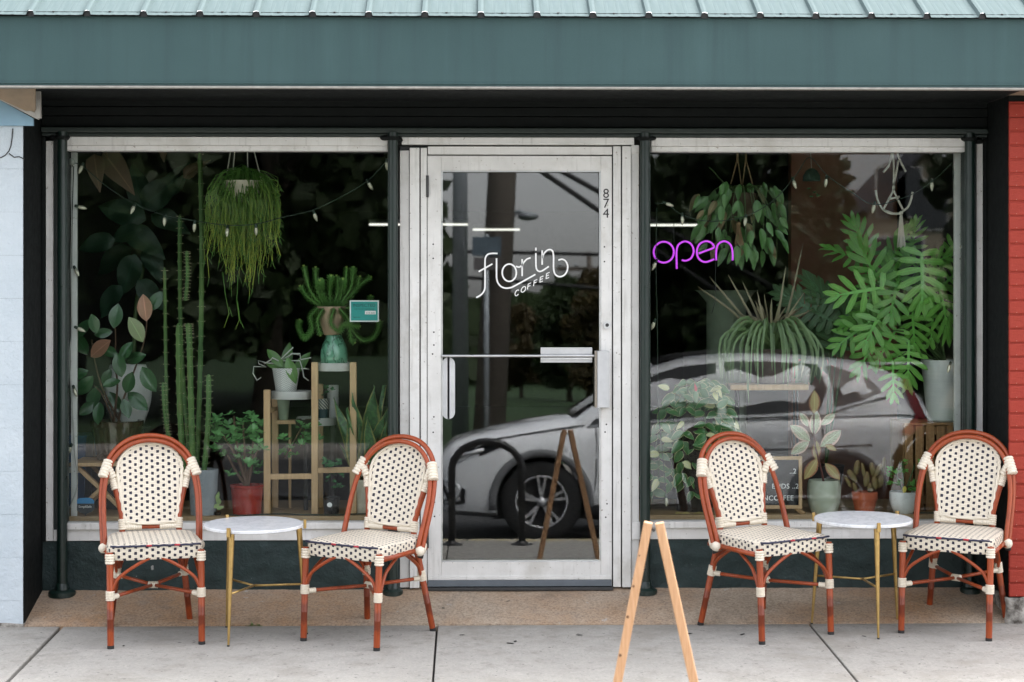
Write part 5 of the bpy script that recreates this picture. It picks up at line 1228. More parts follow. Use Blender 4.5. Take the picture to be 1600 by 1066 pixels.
# ------------------------------------------------------------------ right window
HOY = leafmat('variegated hoya leaf', (.020, .070, .020), (.034, .10, .026), edge=(.66, .62, .34), ew=.11, rough=.28, tr=.15, rv=.35)
HOYC = leafmat('cream hoya leaf', (.40, .40, .22), (.46, .42, .24), edge=(.08, .17, .06), ew=.2, rough=.3, tr=.25, rv=.25)
hl = [leaf(.60, 'ov', .25, .2, 7, 4).mesh('leaf', m) for m in (HOY, HOYC)]
HP, top, rt = potted('trailing_hoya', 'big trailing hoya with cream edged leaves at the left of the right window', 1085, 803, 640, 66, 56, .30, mat('dark woven basket', (.03, .026, .02), .9, bump=.8, bscale=60), 0)
HV = []
for i in range(18):
    a = radians(rnd(-110, 110)); r_ = rnd(.10, .215); x = sin(a) * r_; y = -cos(a) * r_ * .6
    b0 = top + V((0, 0, .10)); end = V((top.x + x * 1.05, .30 + y, DZ + rnd(.03, .35)))
    pts = [top, b0 + V((x * .4, y * .4, rnd(.02, .10))), V((top.x + x * .85, .30 + y * .9, top.z + rnd(-.02, .06))), V((top.x + x, .30 + y, (top.z + end.z) / 2)), end]
    q = catmull(pts, 6); HV.append(q); MB().tube(q, .0026, 5).build('vine', STEM_G, HP, smooth=True)
for q in HV:
    for i in range(4, len(q) - 1, 2):
        for s in (-1, 1):
            if random.random() < .14: continue
            d = V((s * rnd(.3, .9), rnd(-.6, .0), rnd(-1.0, .1))); put(HP, hl[1 if random.random() < .10 else 0], q[i] + V((0, -.004, 0)), d, (rnd(-.4, .4), -1, rnd(.2, .9)), rnd(.058, .085))
for i in range(26):
    p = P(rnd(1045, 1130), rnd(603, 650), rnd(.14, .34)); put(HP, hl[1 if random.random() < .18 else 0], p, V((rnd(-1, 1), rnd(-.6, .2), rnd(-.6, .6))), (rnd(-.4, .4), -.8, rnd(.4, 1)), rnd(.055, .08))
put(HP, leaf(.34, 'la', 0, .3).mesh('leaf', leafmat('red new leaf', (.35, .03, .04), (.3, .03, .05))), P(1088, 612, .16), V((-.2, 0, 1)), (0, -1, .2), .045)
# fallen leaves on the deck
FL = leafmat('fallen leaf', (.30, .22, .08), (.22, .2, .09)); flm = leaf(.55, 'ov', .1, .3).mesh('fallen_leaf', FL)
for k, (x, y, a) in enumerate(((1055, 803, 20), (1098, 806, 160), (1078, 804, 200))):
    p = P(x, y, .10); p.z = DZ + .004; o = put(None, flm, p, V((cos(radians(a)), .3, .05)), (0, -.3, 1), .05, 'fallen_leaf'); tag(o, ['dry fallen leaf on the deck nearest the green post by the door', 'dry fallen leaf lying under the right of the hoya', 'dry fallen leaf lying under the middle of the hoya'][k], 'leaf', 'fallen leaves on the window deck')
# hanging wax plant with jute hanger
WP = thing('hanging_wax_plant', 'leafy wax plant in a jute hanger with tassel beside the neon sign', 'hanging plant', P(1160, 330, .4))
wl = leaf(.40, 'ov', .3, .25, 7, 4).mesh('leaf', leafmat('wax plant leaf', (.028, .075, .022), (.05, .11, .03), rough=.35, tr=.2, rv=.45)); wl2 = leaf(.40, 'ov', .3, .25, 7, 4).mesh('leaf', leafmat('brown wax leaf', (.10, .075, .03), (.07, .06, .03), rough=.5))
k = 1 / ppm(.42); c = P(1160, 318, .42); MB().lathe([(16 * k, c.z - 20 * k), (24 * k, c.z), (24 * k, c.z + 16 * k), (22 * k, c.z + 16 * k), (1e-6, c.z + 10 * k)], 24, (c.x, .42, 0)).build('pot', mat('brown basket pot', (.06, .035, .02), .9, bump=.6), WP, smooth=True, auto=40)
for i in range(105):
    a = rnd(-1, 1); x = 1158 + a * 66; y = rnd(292, 400) - abs(a) * -4; d = V((a * .5 + rnd(-.3, .3), rnd(-.4, .1), -rnd(.5, 1))); p = P(x, y - 10, rnd(.22, .5))
    put(WP, wl2 if random.random() < .13 else wl, p, d, (rnd(-.5, .5), -1, rnd(.1, .8)), rnd(.065, .115))
for i in range(14):
    x = 1158 + rnd(-1, 1) * 60; MB().tube(catmull([P(1158, 305, .42), P((x + 1158) / 2, 290, .34), P(x, 320, .32), P(x + rnd(-6, 6), rnd(360, 405), .32)], 4), .0022, 5).build('vine', STEM_G, WP, smooth=True)
for (xt, xb) in ((1151, 1142), (1153, 1158), (1165, 1160), (1166, 1176)): MB().tube([P(xt, 225, .42), P(xt, 252, .42), P(xb, 288, .40)], .0035, 6).build('hanger_cord', JUTE, WP, smooth=True)
def tassel(par, px, py0, py1, y, m, w0=4, w1=9, n=26):
    MB().ball(P(px, py0, y), .011, 8, 6).build('tassel_knot', m, par, smooth=True); b = MB()
    for i in range(n):
        a = rnd(-1, 1); c_ = rnd(-1, 1); b.tube([P(px + a * w0 * .4, py0, y), P(px + a * w0, (py0 + py1) / 2, y + c_ * .012), P(px + a * w1 + rnd(-1, 1), py1 + rnd(-3, 3), y + c_ * .02)], .0016, 4, cap=False)
    b.build('tassel', m, par, smooth=True, kind='stuff')
tassel(WP, 1154, 350, 383, .16, JUTE, 5, 8)
stem(WP, [P(1160, 305, .42), P(1135, 290, .36), P(1115, 268, .36), P(1108, 262, .36)], .003, .002, STEM_G, 'vine')
# tiny hanging globe plant
t = thing('hanging_globe_pot', 'small dark dome pot hanging by a thread in the right window', 'hanging plant', P(1268, 283, .3)); c = P(1268, 283, .3); k = 1 / ppm(.3)
MB().lathe([(14 * k, c.z), (13.5 * k, c.z + 8 * k), (9 * k, c.z + 16 * k), (3 * k, c.z + 20 * k), (1e-6, c.z + 20 * k)], 20, (c.x, .3, 0)).build('dome', mat('dark green moss', (.012, .03, .018), .95, bump=1, bscale=120), t, smooth=True, auto=50)
MB().tube([c + V((0, 0, 20 * k)), P(1266, 225, .3)], .0015, 5).build('thread', ROPE, t); rosettes(t, [(1264, 296), (1272, 302), (1268, 308), (1278, 306)], .3, .016, JADED, 6)
# white macrame hanger
MH = thing('macrame_hanger', 'empty white macrame plant hanger with tassel in the right window', 'plant hanger', P(1400, 320, .25))
def mp(x, y): return 1250 + x / 2.96, 200 + y / 2.96
for pts in ([(425, 80), (425, 115), (412, 170), (385, 205)], [(428, 80), (430, 130), (434, 180), (433, 262)], [(445, 80), (452, 120), (470, 165), (490, 203)], [(455, 150), (445, 210), (433, 262)], [(433, 265), (430, 292), (385, 378)], [(433, 265), (434, 292), (476, 378)], [(350, 288), (358, 330), (372, 360), (388, 380), (420, 396), (465, 396)], [(520, 296), (514, 330), (500, 365), (478, 384), (465, 396)], [(388, 380), (430, 396)], [(408, 330), (460, 318)]):
    MB().tube(catmull([P(*mp(*p), .25) for p in pts], 4), .0056, 6).build('cord', ROPE, MH, smooth=True)
tassel(MH, 1408, 333, 385, .25, ROPE, 4, 7, 40)
# philodendron in big white pot on crate
PH_C = leafmat('philodendron leaf', (.050, .15, .028), (.105, .22, .040), rough=.33, tr=.3, rv=.6)
def lobed(nl, wid, droop):
    b = MB()
    def pt(x, y): return (x, y, -droop * y * y - .10 * abs(x))
    rib = [(-.02, 0), (.02, 0), (.035, .3), (.03, .6), (.012, 1.0), (-.012, 1.0), (-.03, .6), (-.035, .3)]
    b.add([pt(*p) for p in rib], [(0, 1, 2, 7), (7, 2, 3, 6), (6, 3, 4, 5)], [(.5, p[1]) for p in rib])
    for i in range(nl):
        t_ = .04 + .90 * i / (nl - 1); ln = wid * (.55 + .45 * sin(pi * (t_ * .75 + .15))) * (1 - .55 * max(0, t_ - .55)); an = radians(-28 + 98 * t_)
        for s in (-1, 1):
            d = V((s * cos(an), sin(an))); q = V((-d.y, d.x)) * s; w_ = .068; o = V((0, t_))
            c_ = [o - q * w_ * .55, o + q * w_ * .55, o + d * ln * .45 + q * w_, o + d * ln * .8 + q * w_ * .85 + V((0, .02)), o + d * ln + V((0, .045)), o + d * ln * .85 - q * w_ * .5 + V((0, .02)), o + d * ln * .45 - q * w_ * .75]
            vs = [pt(v_.x, v_.y) for v_ in c_]; fz = rnd(-.03, .05); vs = [(q_[0], q_[1], q_[2] + (fz - .035 if ii in (2, 3) else fz * .6 + .015 if ii in (5, 6) else fz * 1.4 - .05 if ii == 4 else 0)) for ii, q_ in enumerate(vs)]; b.add(vs, [(0, 1, 2, 6), (6, 2, 3, 5), (5, 3, 4)], [(.5, .5), (.5, .5), (.75, .5), (.75, .5), (.9, .8), (.25, .5), (.25, .5)])
    return b
phl = [lobed(n, w_, d).mesh('leaf', PH_C) for n, w_, d in ((7, .50, .2), (7, .54, .38), (6, .48, .1))]
CR = thing('wooden_crate', 'slatted brown wooden crate under the large white pot', 'crate', (P(1458, 765, .32).x, .32, DZ)); x0, x1 = P(1412, 700, .2).x, P(1512, 700, .2).x; z1_ = P(1450, 661, .2).z
nsl = 6
for i in range(nsl): w_ = (x1 - x0) / nsl; box('slat', CRATEW, CR, x0 + i * w_ + .006, x0 + (i + 1) * w_ - .006, .20, .212, DZ + .001, z1_ - .012 - .003 * (i % 2), bevel=.002)
for zz in (DZ + .04, z1_ - .06): box('rail', CRATEW, CR, x0, x1, .213, .228, zz, zz + .04, bevel=.002)
box('top_board', CRATEW, CR, x0, x1, .20, .52, z1_ - .0115, z1_); box('back_board', CRATEW, CR, x0, x1, .505, .52, DZ + .001, z1_ - .012)
for x in (x0 + .001, x1 - .016): box('side_board', CRATEW, CR, x, x + .015, .229, .504, DZ + .001, z1_ - .012)
WPOT = mat('white ribbed planter', (.55, .57, .55), .6, c2=(.49, .51, .50), scale=4, bump=.5, bscale=40, sc3=(1, 1, 40))
PH, top, rt = potted('philodendron', 'large philodendron with deeply cut leaves in a white pot on a crate', 1476, 660, 562, 74, 54, .33, WPOT, 0, zbase=z1_ + .001)
for x, y, a, L, dep in ((1345, 455, 200, 78, .18), (1362, 425, 140, 74, .22), (1442, 432, 262, 84, .16), (1462, 405, 60, 62, .3), (1325, 398, 155, 62, .32), (1390, 398, 100, 62, .4), (1368, 505, 235, 76, .15), (1335, 520, 205, 66, .2), (1398, 462, 250, 72, .18), (1478, 470, 285, 74, .16), (1425, 505, 255, 70, .2), (1358, 548, 240, 70, .16), (1420, 560, 262, 62, .2), (1490, 430, 45, 60, .3), (1488, 390, 80, 55, .4), (1350, 378, 120, 55, .45), (1425, 378, 90, 55, .5), (1385, 540, 225, 62, .22), (1458, 500, 270, 66, .2), (1415, 445, 300, 62, .26), (1395, 590, 262, 56, .16), (1378, 480, 165, 62, .3), (1450, 455, 320, 60, .26), (1360, 470, 250, 60, .24), (1430, 415, 140, 58, .34), (1385, 430, 80, 58, .3), (1345, 500, 190, 56, .26)):
    o = leaf_px(PH, phl[random.randrange(3)], x, y, dep, a + rnd(-12, 12), L * 1.0, (rnd(-.9, .9), -1, rnd(-.1, 1.3)), rnd(-.7, .1))
    b0 = o.matrix_basis.translation + LOC[PH]; stem(PH, [top + V((rnd(-.03, .03), rnd(-.04, .03), 0)), top.lerp(b0, .55) + V((0, 0, .07)), b0], .0045, .003, STEM_G, 'leaf_stalk')
# dark fern leaf at the left of the philodendron
DPL = leafmat('dark palm leaf', (.028, .065, .030), (.05, .075, .030), rough=.4, rv=.4); dpl = lobed(9, .36, .2).mesh('leaf', DPL)
DP = thing('dark_palm', 'dark feathery palm between the spiky plant and the philodendron', 'plant', (P(1290, 660, .62).x, .62, DZ)); MB().lathe([(.07, DZ + .001), (.10, DZ + .2), (.095, DZ + .2), (1e-6, DZ + .19)], 20, (P(1290, 660, .62).x, .62, 0)).build('pot', INK, DP, smooth=True, auto=40)
for x, y, a, L in ((1275, 520, 200, 110), (1300, 480, 120, 100), (1285, 540, 230, 100), (1320, 500, 60, 100), (1262, 480, 150, 90)):
    o = leaf_px(DP, dpl, x, y, rnd(.5, .66), a, L); b0 = o.matrix_basis.translation + LOC[DP]; stem(DP, [V((P(1290, 660, .62).x, .62, DZ + .19)), b0], .006, .004, STEM_G, 'leaf_stalk')
# strap leaved plant on stool
SS = thing('plant_stool', 'narrow wooden plant stool under the spiky strap leaved plant', 'stool', (P(1203, 800, .42).x, .42, DZ)); x0, x1 = P(1141, 607, .34).x, P(1264, 607, .34).x; zt3 = P(1200, 601, .34).z
box('seat_board', LWOOD, SS, x0, x1, .34, .54, zt3 - .030, zt3, bevel=.005)
for x in (x0 + .05, x1 - .05):
    for y in (.40, .50): MB().tube([(x, y, zt3 - .03), (x, y, DZ)], .006, 8).build('leg', BLK, SS, smooth=True)
SPm = leafmat('grey green strap leaf', (.10, .085, .05), (.13, .115, .07), rough=.5, tr=.15, vein=True, rv=.5); SPm2 = leafmat('green strap leaf', (.055, .095, .038), (.085, .125, .055), rough=.4, tr=.2, rv=.5)
SL, top, rt = potted('strap_leaved_plant', 'spiky plant with long hanging strap leaves on the wooden stool', 1205, 601, 545, 70, 54, .44, mat('brown fibre pot', (.07, .045, .03), .9, bump=.6), 0, zbase=zt3 + .001)
def strap(path, wd, m, name='leaf'):
    q = catmull(path, 4); b = MB(); vs = []; uv = []; n = len(q)
    for i, p in enumerate(q):
        t_ = i / (n - 1); d = (q[min(i + 1, n - 1)] - q[max(i - 1, 0)]).normalized(); s1 = d.cross(V((0, 1, .3))).normalized(); nn = s1.cross(d); hw = wd * (1 - t_ ** 3) * .5 + .0006
        for u in (-1, 0, 1): vs.append(p + s1 * u * hw - nn * (.0 if u else .3 * hw)); uv.append((u * .5 + .5, t_))
    b.add(vs, [(i * 3 + k_, i * 3 + k_ + 1, i * 3 + k_ + 4, i * 3 + k_ + 3) for i in range(n - 1) for k_ in range(2)], uv); return b.build(name, m, SL, smooth=True)
for i in range(46):
    a = rnd(-1, 1); y = .36 - .12 * random.random(); x = 1205 + a * 80; strap([top + V((rnd(-.06, .06), -.04, 0)), P(1205 + a * 42, rnd(495, 520), y), P(x, rnd(530, 548), y - .04), P(x + rnd(-5, 5), rnd(575, 605), y - .05)], rnd(.012, .018), SPm2)
for i in range(30):
    a = rnd(-1, 1); y = rnd(.28, .5); strap([top + V((rnd(-.05, .05), 0, 0)), P(1205 + a * 30, 505, y), P(1205 + a * rnd(55, 78), rnd(455, 510), y + rnd(-.05, .05))], rnd(.010, .017), SPm)
for tip in ((1108, 432), (1138, 430), (1090, 448), (1255, 380), (1228, 415), (1160, 440)): strap([top, P((1205 + tip[0]) / 2, 490, .42), P(*tip, .44)], .014, SPm)
strap([P(1170, 540, .3), P(1168, 585, .26), P(1170, 632, .26)], .014, SPm2)
# variegated rubber plant in sage pot
TIN = leafmat('tricolour rubber leaf', (.17, .20, .12), (.27, .27, .18), edge=(.72, .50, .38), ew=.30, rough=.3, tr=.25, rv=.2, mottled=(.33, .32, .21))
TIN2 = leafmat('reddish tricolour leaf', (.17, .16, .06), (.24, .15, .07), edge=(.36, .12, .06), ew=.25, rough=.3, tr=.2, rv=.3)
SAGE = mat('pale sage ceramic', (.42, .45, .35), .4, c2=(.38, .41, .32), scale=5)
TK, top, rt = potted('variegated_rubber_plant', 'young rubber plant with pink and cream leaves in a sage pot', 1287.5, 803, 750, 49, 40, .17, SAGE, 0, bulge=4)
tl_ = [leaf(.50, 'el', .12, .25, 8, 6).mesh('leaf', m) for m in (TIN, TIN2)]
def tp_(x, y): return 1220 + x / 3.806, 560 + y / 3.806
stem(TK, [top, P(*tp_(235, 640), .16), P(*tp_(200, 490), .16), P(*tp_(198, 300), .16)], .006, .003, STEM_R)
for k, x, y, a, L in ((1, 200, 262, 90, 140), (0, 205, 385, 83, 145), (0, 282, 362, 40, 105), (0, 118, 445, 140, 150), (0, 298, 478, 38, 160), (0, 115, 532, 215, 130), (1, 212, 548, 265, 115), (1, 180, 658, 238, 145), (1, 308, 672, -48, 130), (1, 298, 530, -25, 75), (0, 140, 365, 120, 95)): leaf_px(TK, tl_[k], *tp_(x, y), rnd(.12, .19), a, L / 3.806, (rnd(-.2, .2), -1, rnd(.1, .4)), rnd(-.25, .05))
# cactus pads in terracotta
TERRA = mat('orange terracotta', (.42, .095, .035), .75, c2=(.36, .075, .028), scale=8, bump=.2)
PC, top, rt = potted('pad_cactus', 'small pad cactus in an orange terracotta pot', 1351, 800, 768, 38, 29, .14, TERRA, .42)
PADG = mat('pad cactus skin', (.11, .12, .035), .6, c2=(.20, .085, .03), scale=16, amt=.6, bump=.5, bscale=150)
def pad(px, py, ang, L, w_):
    c = P(px, py, .14 + rnd(-.03, .03)); k = 1 / ppm(.14); b = MB(); m = 7
    b.lathe([(max(1e-6, w_ / 2 * k * sin(pi * j / m) ** .8), -L / 2 * k * cos(pi * j / m)) for j in range(m + 1)], 10, (0, 0, 0), 1, .6)
    link('pad', b.mesh('pad', PADG), PC, M4=Matrix.Translation(c) @ Matrix.Rotation(radians(90 - ang), 4, 'Y'))
for x, y, a, L, w_ in ((425, 700, 125, 92, 40), (452, 650, 80, 92, 38), (400, 735, 120, 75, 24), (440, 765, 110, 60, 26), (490, 665, 100, 90, 24), (510, 720, 85, 95, 40), (545, 660, 100, 85, 34), (575, 670, 60, 100, 36), (612, 640, 85, 110, 24), (590, 730, 80, 85, 48), (560, 740, 100, 85, 40), (530, 770, 90, 60, 36)): pad(*tp_(x, y), a, L / 3.806, w_ / 3.806)
MB().ball(P(1360, 766, .11), .016, 8, 5, .6).build('pebble', mat('pale pebble', (.35, .28, .2), .9), PC, smooth=True)
# small glossy plant in white pot
WJ, top, rt = potted('money_plant', 'small glossy green plant in a white cup pot, right of the terracotta', 1413, 802, 768, 46, 32, .15, WHC, 0, bulge=3)
rosettes(WJ, [(rnd(1390, 1440), rnd(722, 768)) for _ in range(26)], .17, .026, m_jade('bright glossy leaf', (.060, .17, .035), (.09, .22, .05)), 7)
for e in ((1395, 730), (1430, 725), (1410, 720)): stem(WJ, [top, P(*e, .17)], .005, .003, STEM_G, 'branch')
yl = leaf(.5, 'ov', .2, .2).mesh('leaf', leafmat('yellow leaf', (.45, .36, .05), (.38, .33, .06)))
leaf_px(WJ, yl, 1413, 766, .10, 260, 13); leaf_px(WJ, yl, 1424, 777, .10, 250, 13)
# letter board
LBK = mat('black felt', (.010, .011, .012), .95, sc3=(1, 1, 60), bump=.5)
LB = thing('letter_board', 'black felt letter board in a light wood frame behind the chair', 'sign', (P(1226, 797, .12).x, .12, DZ)); x0, x1, z0, z1 = P(1178, 800, .13).x, P(1253, 800, .13).x, P(1200, 795, .13).z, P(1200, 713, .13).z
box('felt', LBK, LB, x0 + .012, x1 - .012, .128, .136, z0 + .012, z1 - .012, bevel=0)
for a in ((x0, x1, z0, z0 + .018), (x0, x1, z1 - .018, z1), (x0, x0 + .018, z0 + .018, z1 - .018), (x1 - .018, x1, z0 + .018, z1 - .018)): box('frame_bar', LWOOD, LB, a[0], a[1], .12, .14, a[2], a[3])
MB().beam(P(1245, 795, .14), V((P(1256, 800, .1).x, .10, DZ + .003)), .018, .014).build('foot', LWOOD, LB); MB().beam(P(1190, 795, .14), V((P(1186, 800, .1).x, .10, DZ + .003)), .018, .014).build('foot', LWOOD, LB)
for body, px, py in (('..2', 1239, 740), ('ENDS ..2', 1227, 763.5), ('ENDS', 1199, 763.5), ('NCOFFEE', 1216, 782)):
    if body == 'ENDS': continue
    c = P(px, py, .127); link('lettering', text_mesh(body, 11 / ppm(.127), VINYL, spacing=1.05), LB, M4=Matrix.Translation((c.x, .1272, c.z)) @ FACE)
# neon sign
NEON = NB('lit purple neon').set((.5, .05, .6), .3, emis=(.50, .06, .74), estr=.18).m
NE = thing('neon_sign', 'lit purple neon open sign in the right window', 'sign', P(1083, 392, .10))
def np_(x, y): return P(1000 + x / 3.553, 200 + y / 3.553, .10)
for pts, cl_ in (([(132 + 56 * cos(2 * pi * q / 20), 690 + 58 * sin(2 * pi * q / 20)) for q in range(20)], True), ([(204, 783), (203, 730), (203, 685), (214, 648), (250, 630), (284, 646), (298, 684), (284, 722), (256, 737), (232, 734)], False), ([(326, 697), (366, 682), (409, 664), (398, 640), (366, 629), (330, 646), (315, 688), (328, 728), (364, 745), (412, 728)], False), ([(423, 735), (423, 684), (434, 646), (468, 629), (502, 648), (514, 692), (514, 736)], False)):
    q = [np_(*p) for p in pts]; q = q + [q[0]] if cl_ else q
    MB().tube(catmull(q, 4), .0048, 8).build('letter', NEON, NE, smooth=True)
for pts in ([(1026, 335), (1026, 375)], [(1118, 405), (1118, 470), (1112, 490)], [(1053, 348), (1053, 378)]): MB().tube([P(*p, .105) for p in pts], .0016, 5).build('wire', INK, NE)
# ------------------------------------------------------------------ string lights
CORD = mat('dark green light cord', (.012, .03, .018), .5); CORDW = mat('pale cord', (.45, .45, .42), .6)
BULB = NB('clear gilded bulb glass'); BULB.set((.55, .52, .40), .08, .35, .8); BULB = BULB.m
bulb_me = MB().lathe([(1e-6, -.042), (.0035, -.038), (.0085, -.026), (.0105, -.014), (.0085, -.002), (.006, .004)], 12).mesh('bulb', BULB)
sock_me = MB().lathe([(.0068, 0), (.0075, .006), (.0075, .018), (.004, .022), (1e-6, .022)], 10).mesh('socket', CORD)
def string_lights(label, cords, bulbs, y=.085):
    t = thing('string_lights', label, 'string lights', P(*cords[0][0][0], y))
    for pts, m, r in cords: MB().tube(catmull([P(*p, y) for p in pts], 5), r, 5).build('cord', m, t, smooth=True)
    for px, py, tilt in bulbs:
        M4 = Matrix.Translation(P(px, py, y) + V((0, 0, .012))) @ Matrix.Rotation(radians(tilt), 4, 'Y') @ Matrix.Rotation(rnd(-.3, .3), 4, 'X')
        o = link('socket', sock_me, t, M4=M4); link('bulb', bulb_me, o)
string_lights('unlit string of small bulbs draped across the left window', [
    ([(112, 262), (117, 255), (132, 262), (165, 290), (209, 318), (257, 336), (304, 345), (355, 352), (400, 350), (440, 340), (490, 328), (540, 304), (575, 282), (604, 252)], CORD, .0024), ([(112, 258), (111, 300), (112, 345), (111, 420), (112, 515), (109, 560), (113, 640), (116, 700), (121, 755), (112, 785), (106, 800)], CORDW, .0030), ([(115, 260), (113, 330), (112, 420)], CORD, .0024)],
    [(128, 264, 20), (123, 327, -75), (118, 425, -30), (122, 517, -65), (116, 612, -20), (110, 703, 20), (209, 327, 20), (257, 345, 0), (304, 354, 5), (355, 362, 0), (400, 360, 0), (491, 338, -20), (576, 290, -30), (604, 258, -5)])
string_lights('unlit string of small bulbs draped across the right window', [
    ([(1022, 318), (1043, 320), (1066, 336), (1110, 346), (1165, 338), (1210, 312), (1245, 272), (1265, 246), (1292, 274), (1330, 300), (1367, 320), (1420, 306), (1456, 284), (1488, 255)], CORD, .0024), ([(1026, 325), (1025, 422), (1027, 510), (1029, 640), (1038, 740), (1041, 780)], CORD, .0022), ([(1488, 255), (1492, 300), (1494, 395), (1496, 540), (1493, 600), (1492, 650), (1488, 690)], CORD, .0026)],
    [(1041, 322, -70), (1066, 343, 0), (1165, 345, 10), (1240, 287, -15), (1291, 284, 5), (1366, 325, 15), (1456, 290, 0), (1497, 290, -60), (1498, 386, -40), (1024, 415, 25), (1022, 508, 20), (1484, 575, 20), (1041, 783, 0)])
MB().lathe([(.018, 0), (.012, .006), (.004, .008)], 14).mesh('x')
t = tag(link('suction_cup', MB().lathe([(.019, 0), (.013, .006), (.006, .009), (.007, .018), (1e-6, .018)], 16).mesh('suction_cup', mat('clear rubber', (.45, .47, .42), .2)), None, M4=Matrix.Translation(P(112, 253, .07)) @ Matrix.Rotation(radians(-90), 4, 'X')), 'clear suction cup holding the light cord in the left window corner', 'suction cup')
# inspection card
TEAL = mat('teal printed card', (.015, .30, .27), .5, c2=(.013, .27, .25)); TEALD = mat('dark teal print', (.005, .05, .05), .5)
IC = thing('inspection_card', 'teal inspected card stuck inside the left window', 'notice', P(570, 486, .06)); x0, x1, z0, z1 = P(546.5, 486, .06).x, P(592, 486, .06).x, P(570, 503, .06).z, P(570, 469.5, .06).z
box('card', VINYL, IC, x0, x1, .060, .0612, z0, z1, bevel=0); box('print_field', TEAL, IC, x0 + .006, x1 - .006, .0588, .0598, z0 + .006, z1 - .006, bevel=0)
k = 1 / ppm(.06); cx = (x0 + x1) / 2
box('date_field', VINYL, IC, cx + 1 * k, cx + 18 * k, .0576, .0586, P(0, 491.5, .06).z, P(0, 486, .06).z, bevel=0)
for body, sz, px, py, m in (('INSPECTED', 7.0, 569, 479.5, TEALD), ('THIS FACILITY HAS PASSED', 2.6, 569, 484, TEALD), ('8-19-2020', 3.2, 579, 490.3, TEALD), ('Approved', 2.8, 557, 496.5, TEALD)):
    c = P(px, py, .058); link('lettering', text_mesh(body, sz * k, m, ext=.0003), IC, M4=Matrix.Translation((c.x, .0574 if '-' in body else .0585, c.z)) @ FACE)
# green bulb, cable on the deck
t = tag(MB().tube(catmull([V((P(px, 806, .10).x, .10 + .03 * sin(px * .2), DZ + .005)) for px in (350, 372, 395, 420, 445, 470, 500, 525, 548, 575, 600)], 4), .0035, 6).build('extension_cord', CORD, smooth=True), 'dark cord lying along the front of the left window deck', 'cord')
t = tag(MB().tube(catmull([V((P(px, 806, .10).x, .10 + .025 * sin(px * .17), DZ + .005)) for px in (1290, 1320, 1350, 1385, 1420, 1460, 1490)], 4), .003, 6).build('extension_cord', CORD, smooth=True), 'dark cord lying along the front of the right window deck', 'cord')
# litter and weeds on the pavement
LIT = mat('dark leaf litter', (.03, .028, .025), .9)
for k, (px, py) in enumerate(((722, 993), (805, 1003), (797, 1006), (794, 940), (692, 951), (1075, 991), (193, 1010), (905, 993), (1160, 992), (1350, 995), (1430, 950))):
    d = ray(px, py)
    if py > 977: tt = (zs(CAM_Y) - CAM_Z) / (d.z - SLOPE * d.y)
    else: sl_ = .118 / .42; tt = (SW_Z + sl_ * (CAM_Y - SW_Y) - CAM_Z) / (d.z - sl_ * d.y)
    p = V((0, CAM_Y, CAM_Z)) + d * tt; o = MB().ball((0, 0, 0), .010 + .003 * (k % 3), 8, 4, .35).build('leaf_scrap', LIT); o.location = p + V((0, 0, .003)); o.scale = (1.4, .5, .35); o.rotation_euler = (.1, 0, k * 1.3)
    tag(o, ['dark scrap on the pavement near the hinge side chair', 'dark scrap on the pavement before the door', 'grey scrap beside the scrap before the door', 'dark scrap on the brown apron below the lettering', 'dark scrap on the apron beside the chair at the door', 'dark scrap right of the pine easel', 'dark scrap beside the left chair foot', 'dark scrap on the pavement left of the easel', 'dark scrap below the chair nearest the easel', 'dark scrap under the right side table', 'dark scrap on the apron under the rightmost chair'][k], 'litter', 'scraps on the pavement')
WEED = leafmat('weed blade', (.06, .12, .03), (.08, .14, .04), vein=False, rv=.3); wb = leaf(.16, 'la', .5, .2, 4, 2)
for k, px in enumerate((392, 404)):
    x = X(px, SW_Y); b = MB()
    for i in range(26): b.merge(wb, aim((x + rnd(-.02, .02), SW_Y + rnd(-.006, .006), SW_Z), V((rnd(-1, 1), rnd(-1, .4), rnd(.2, 1))), (0, 0, 1), rnd(.012, .03)))
    o = tag(b.build('weed', WEED), ['tiny weed in the apron joint under the left table', 'tiny weed just right of the other under the left table'][k], 'weed', 'weeds in the joint')
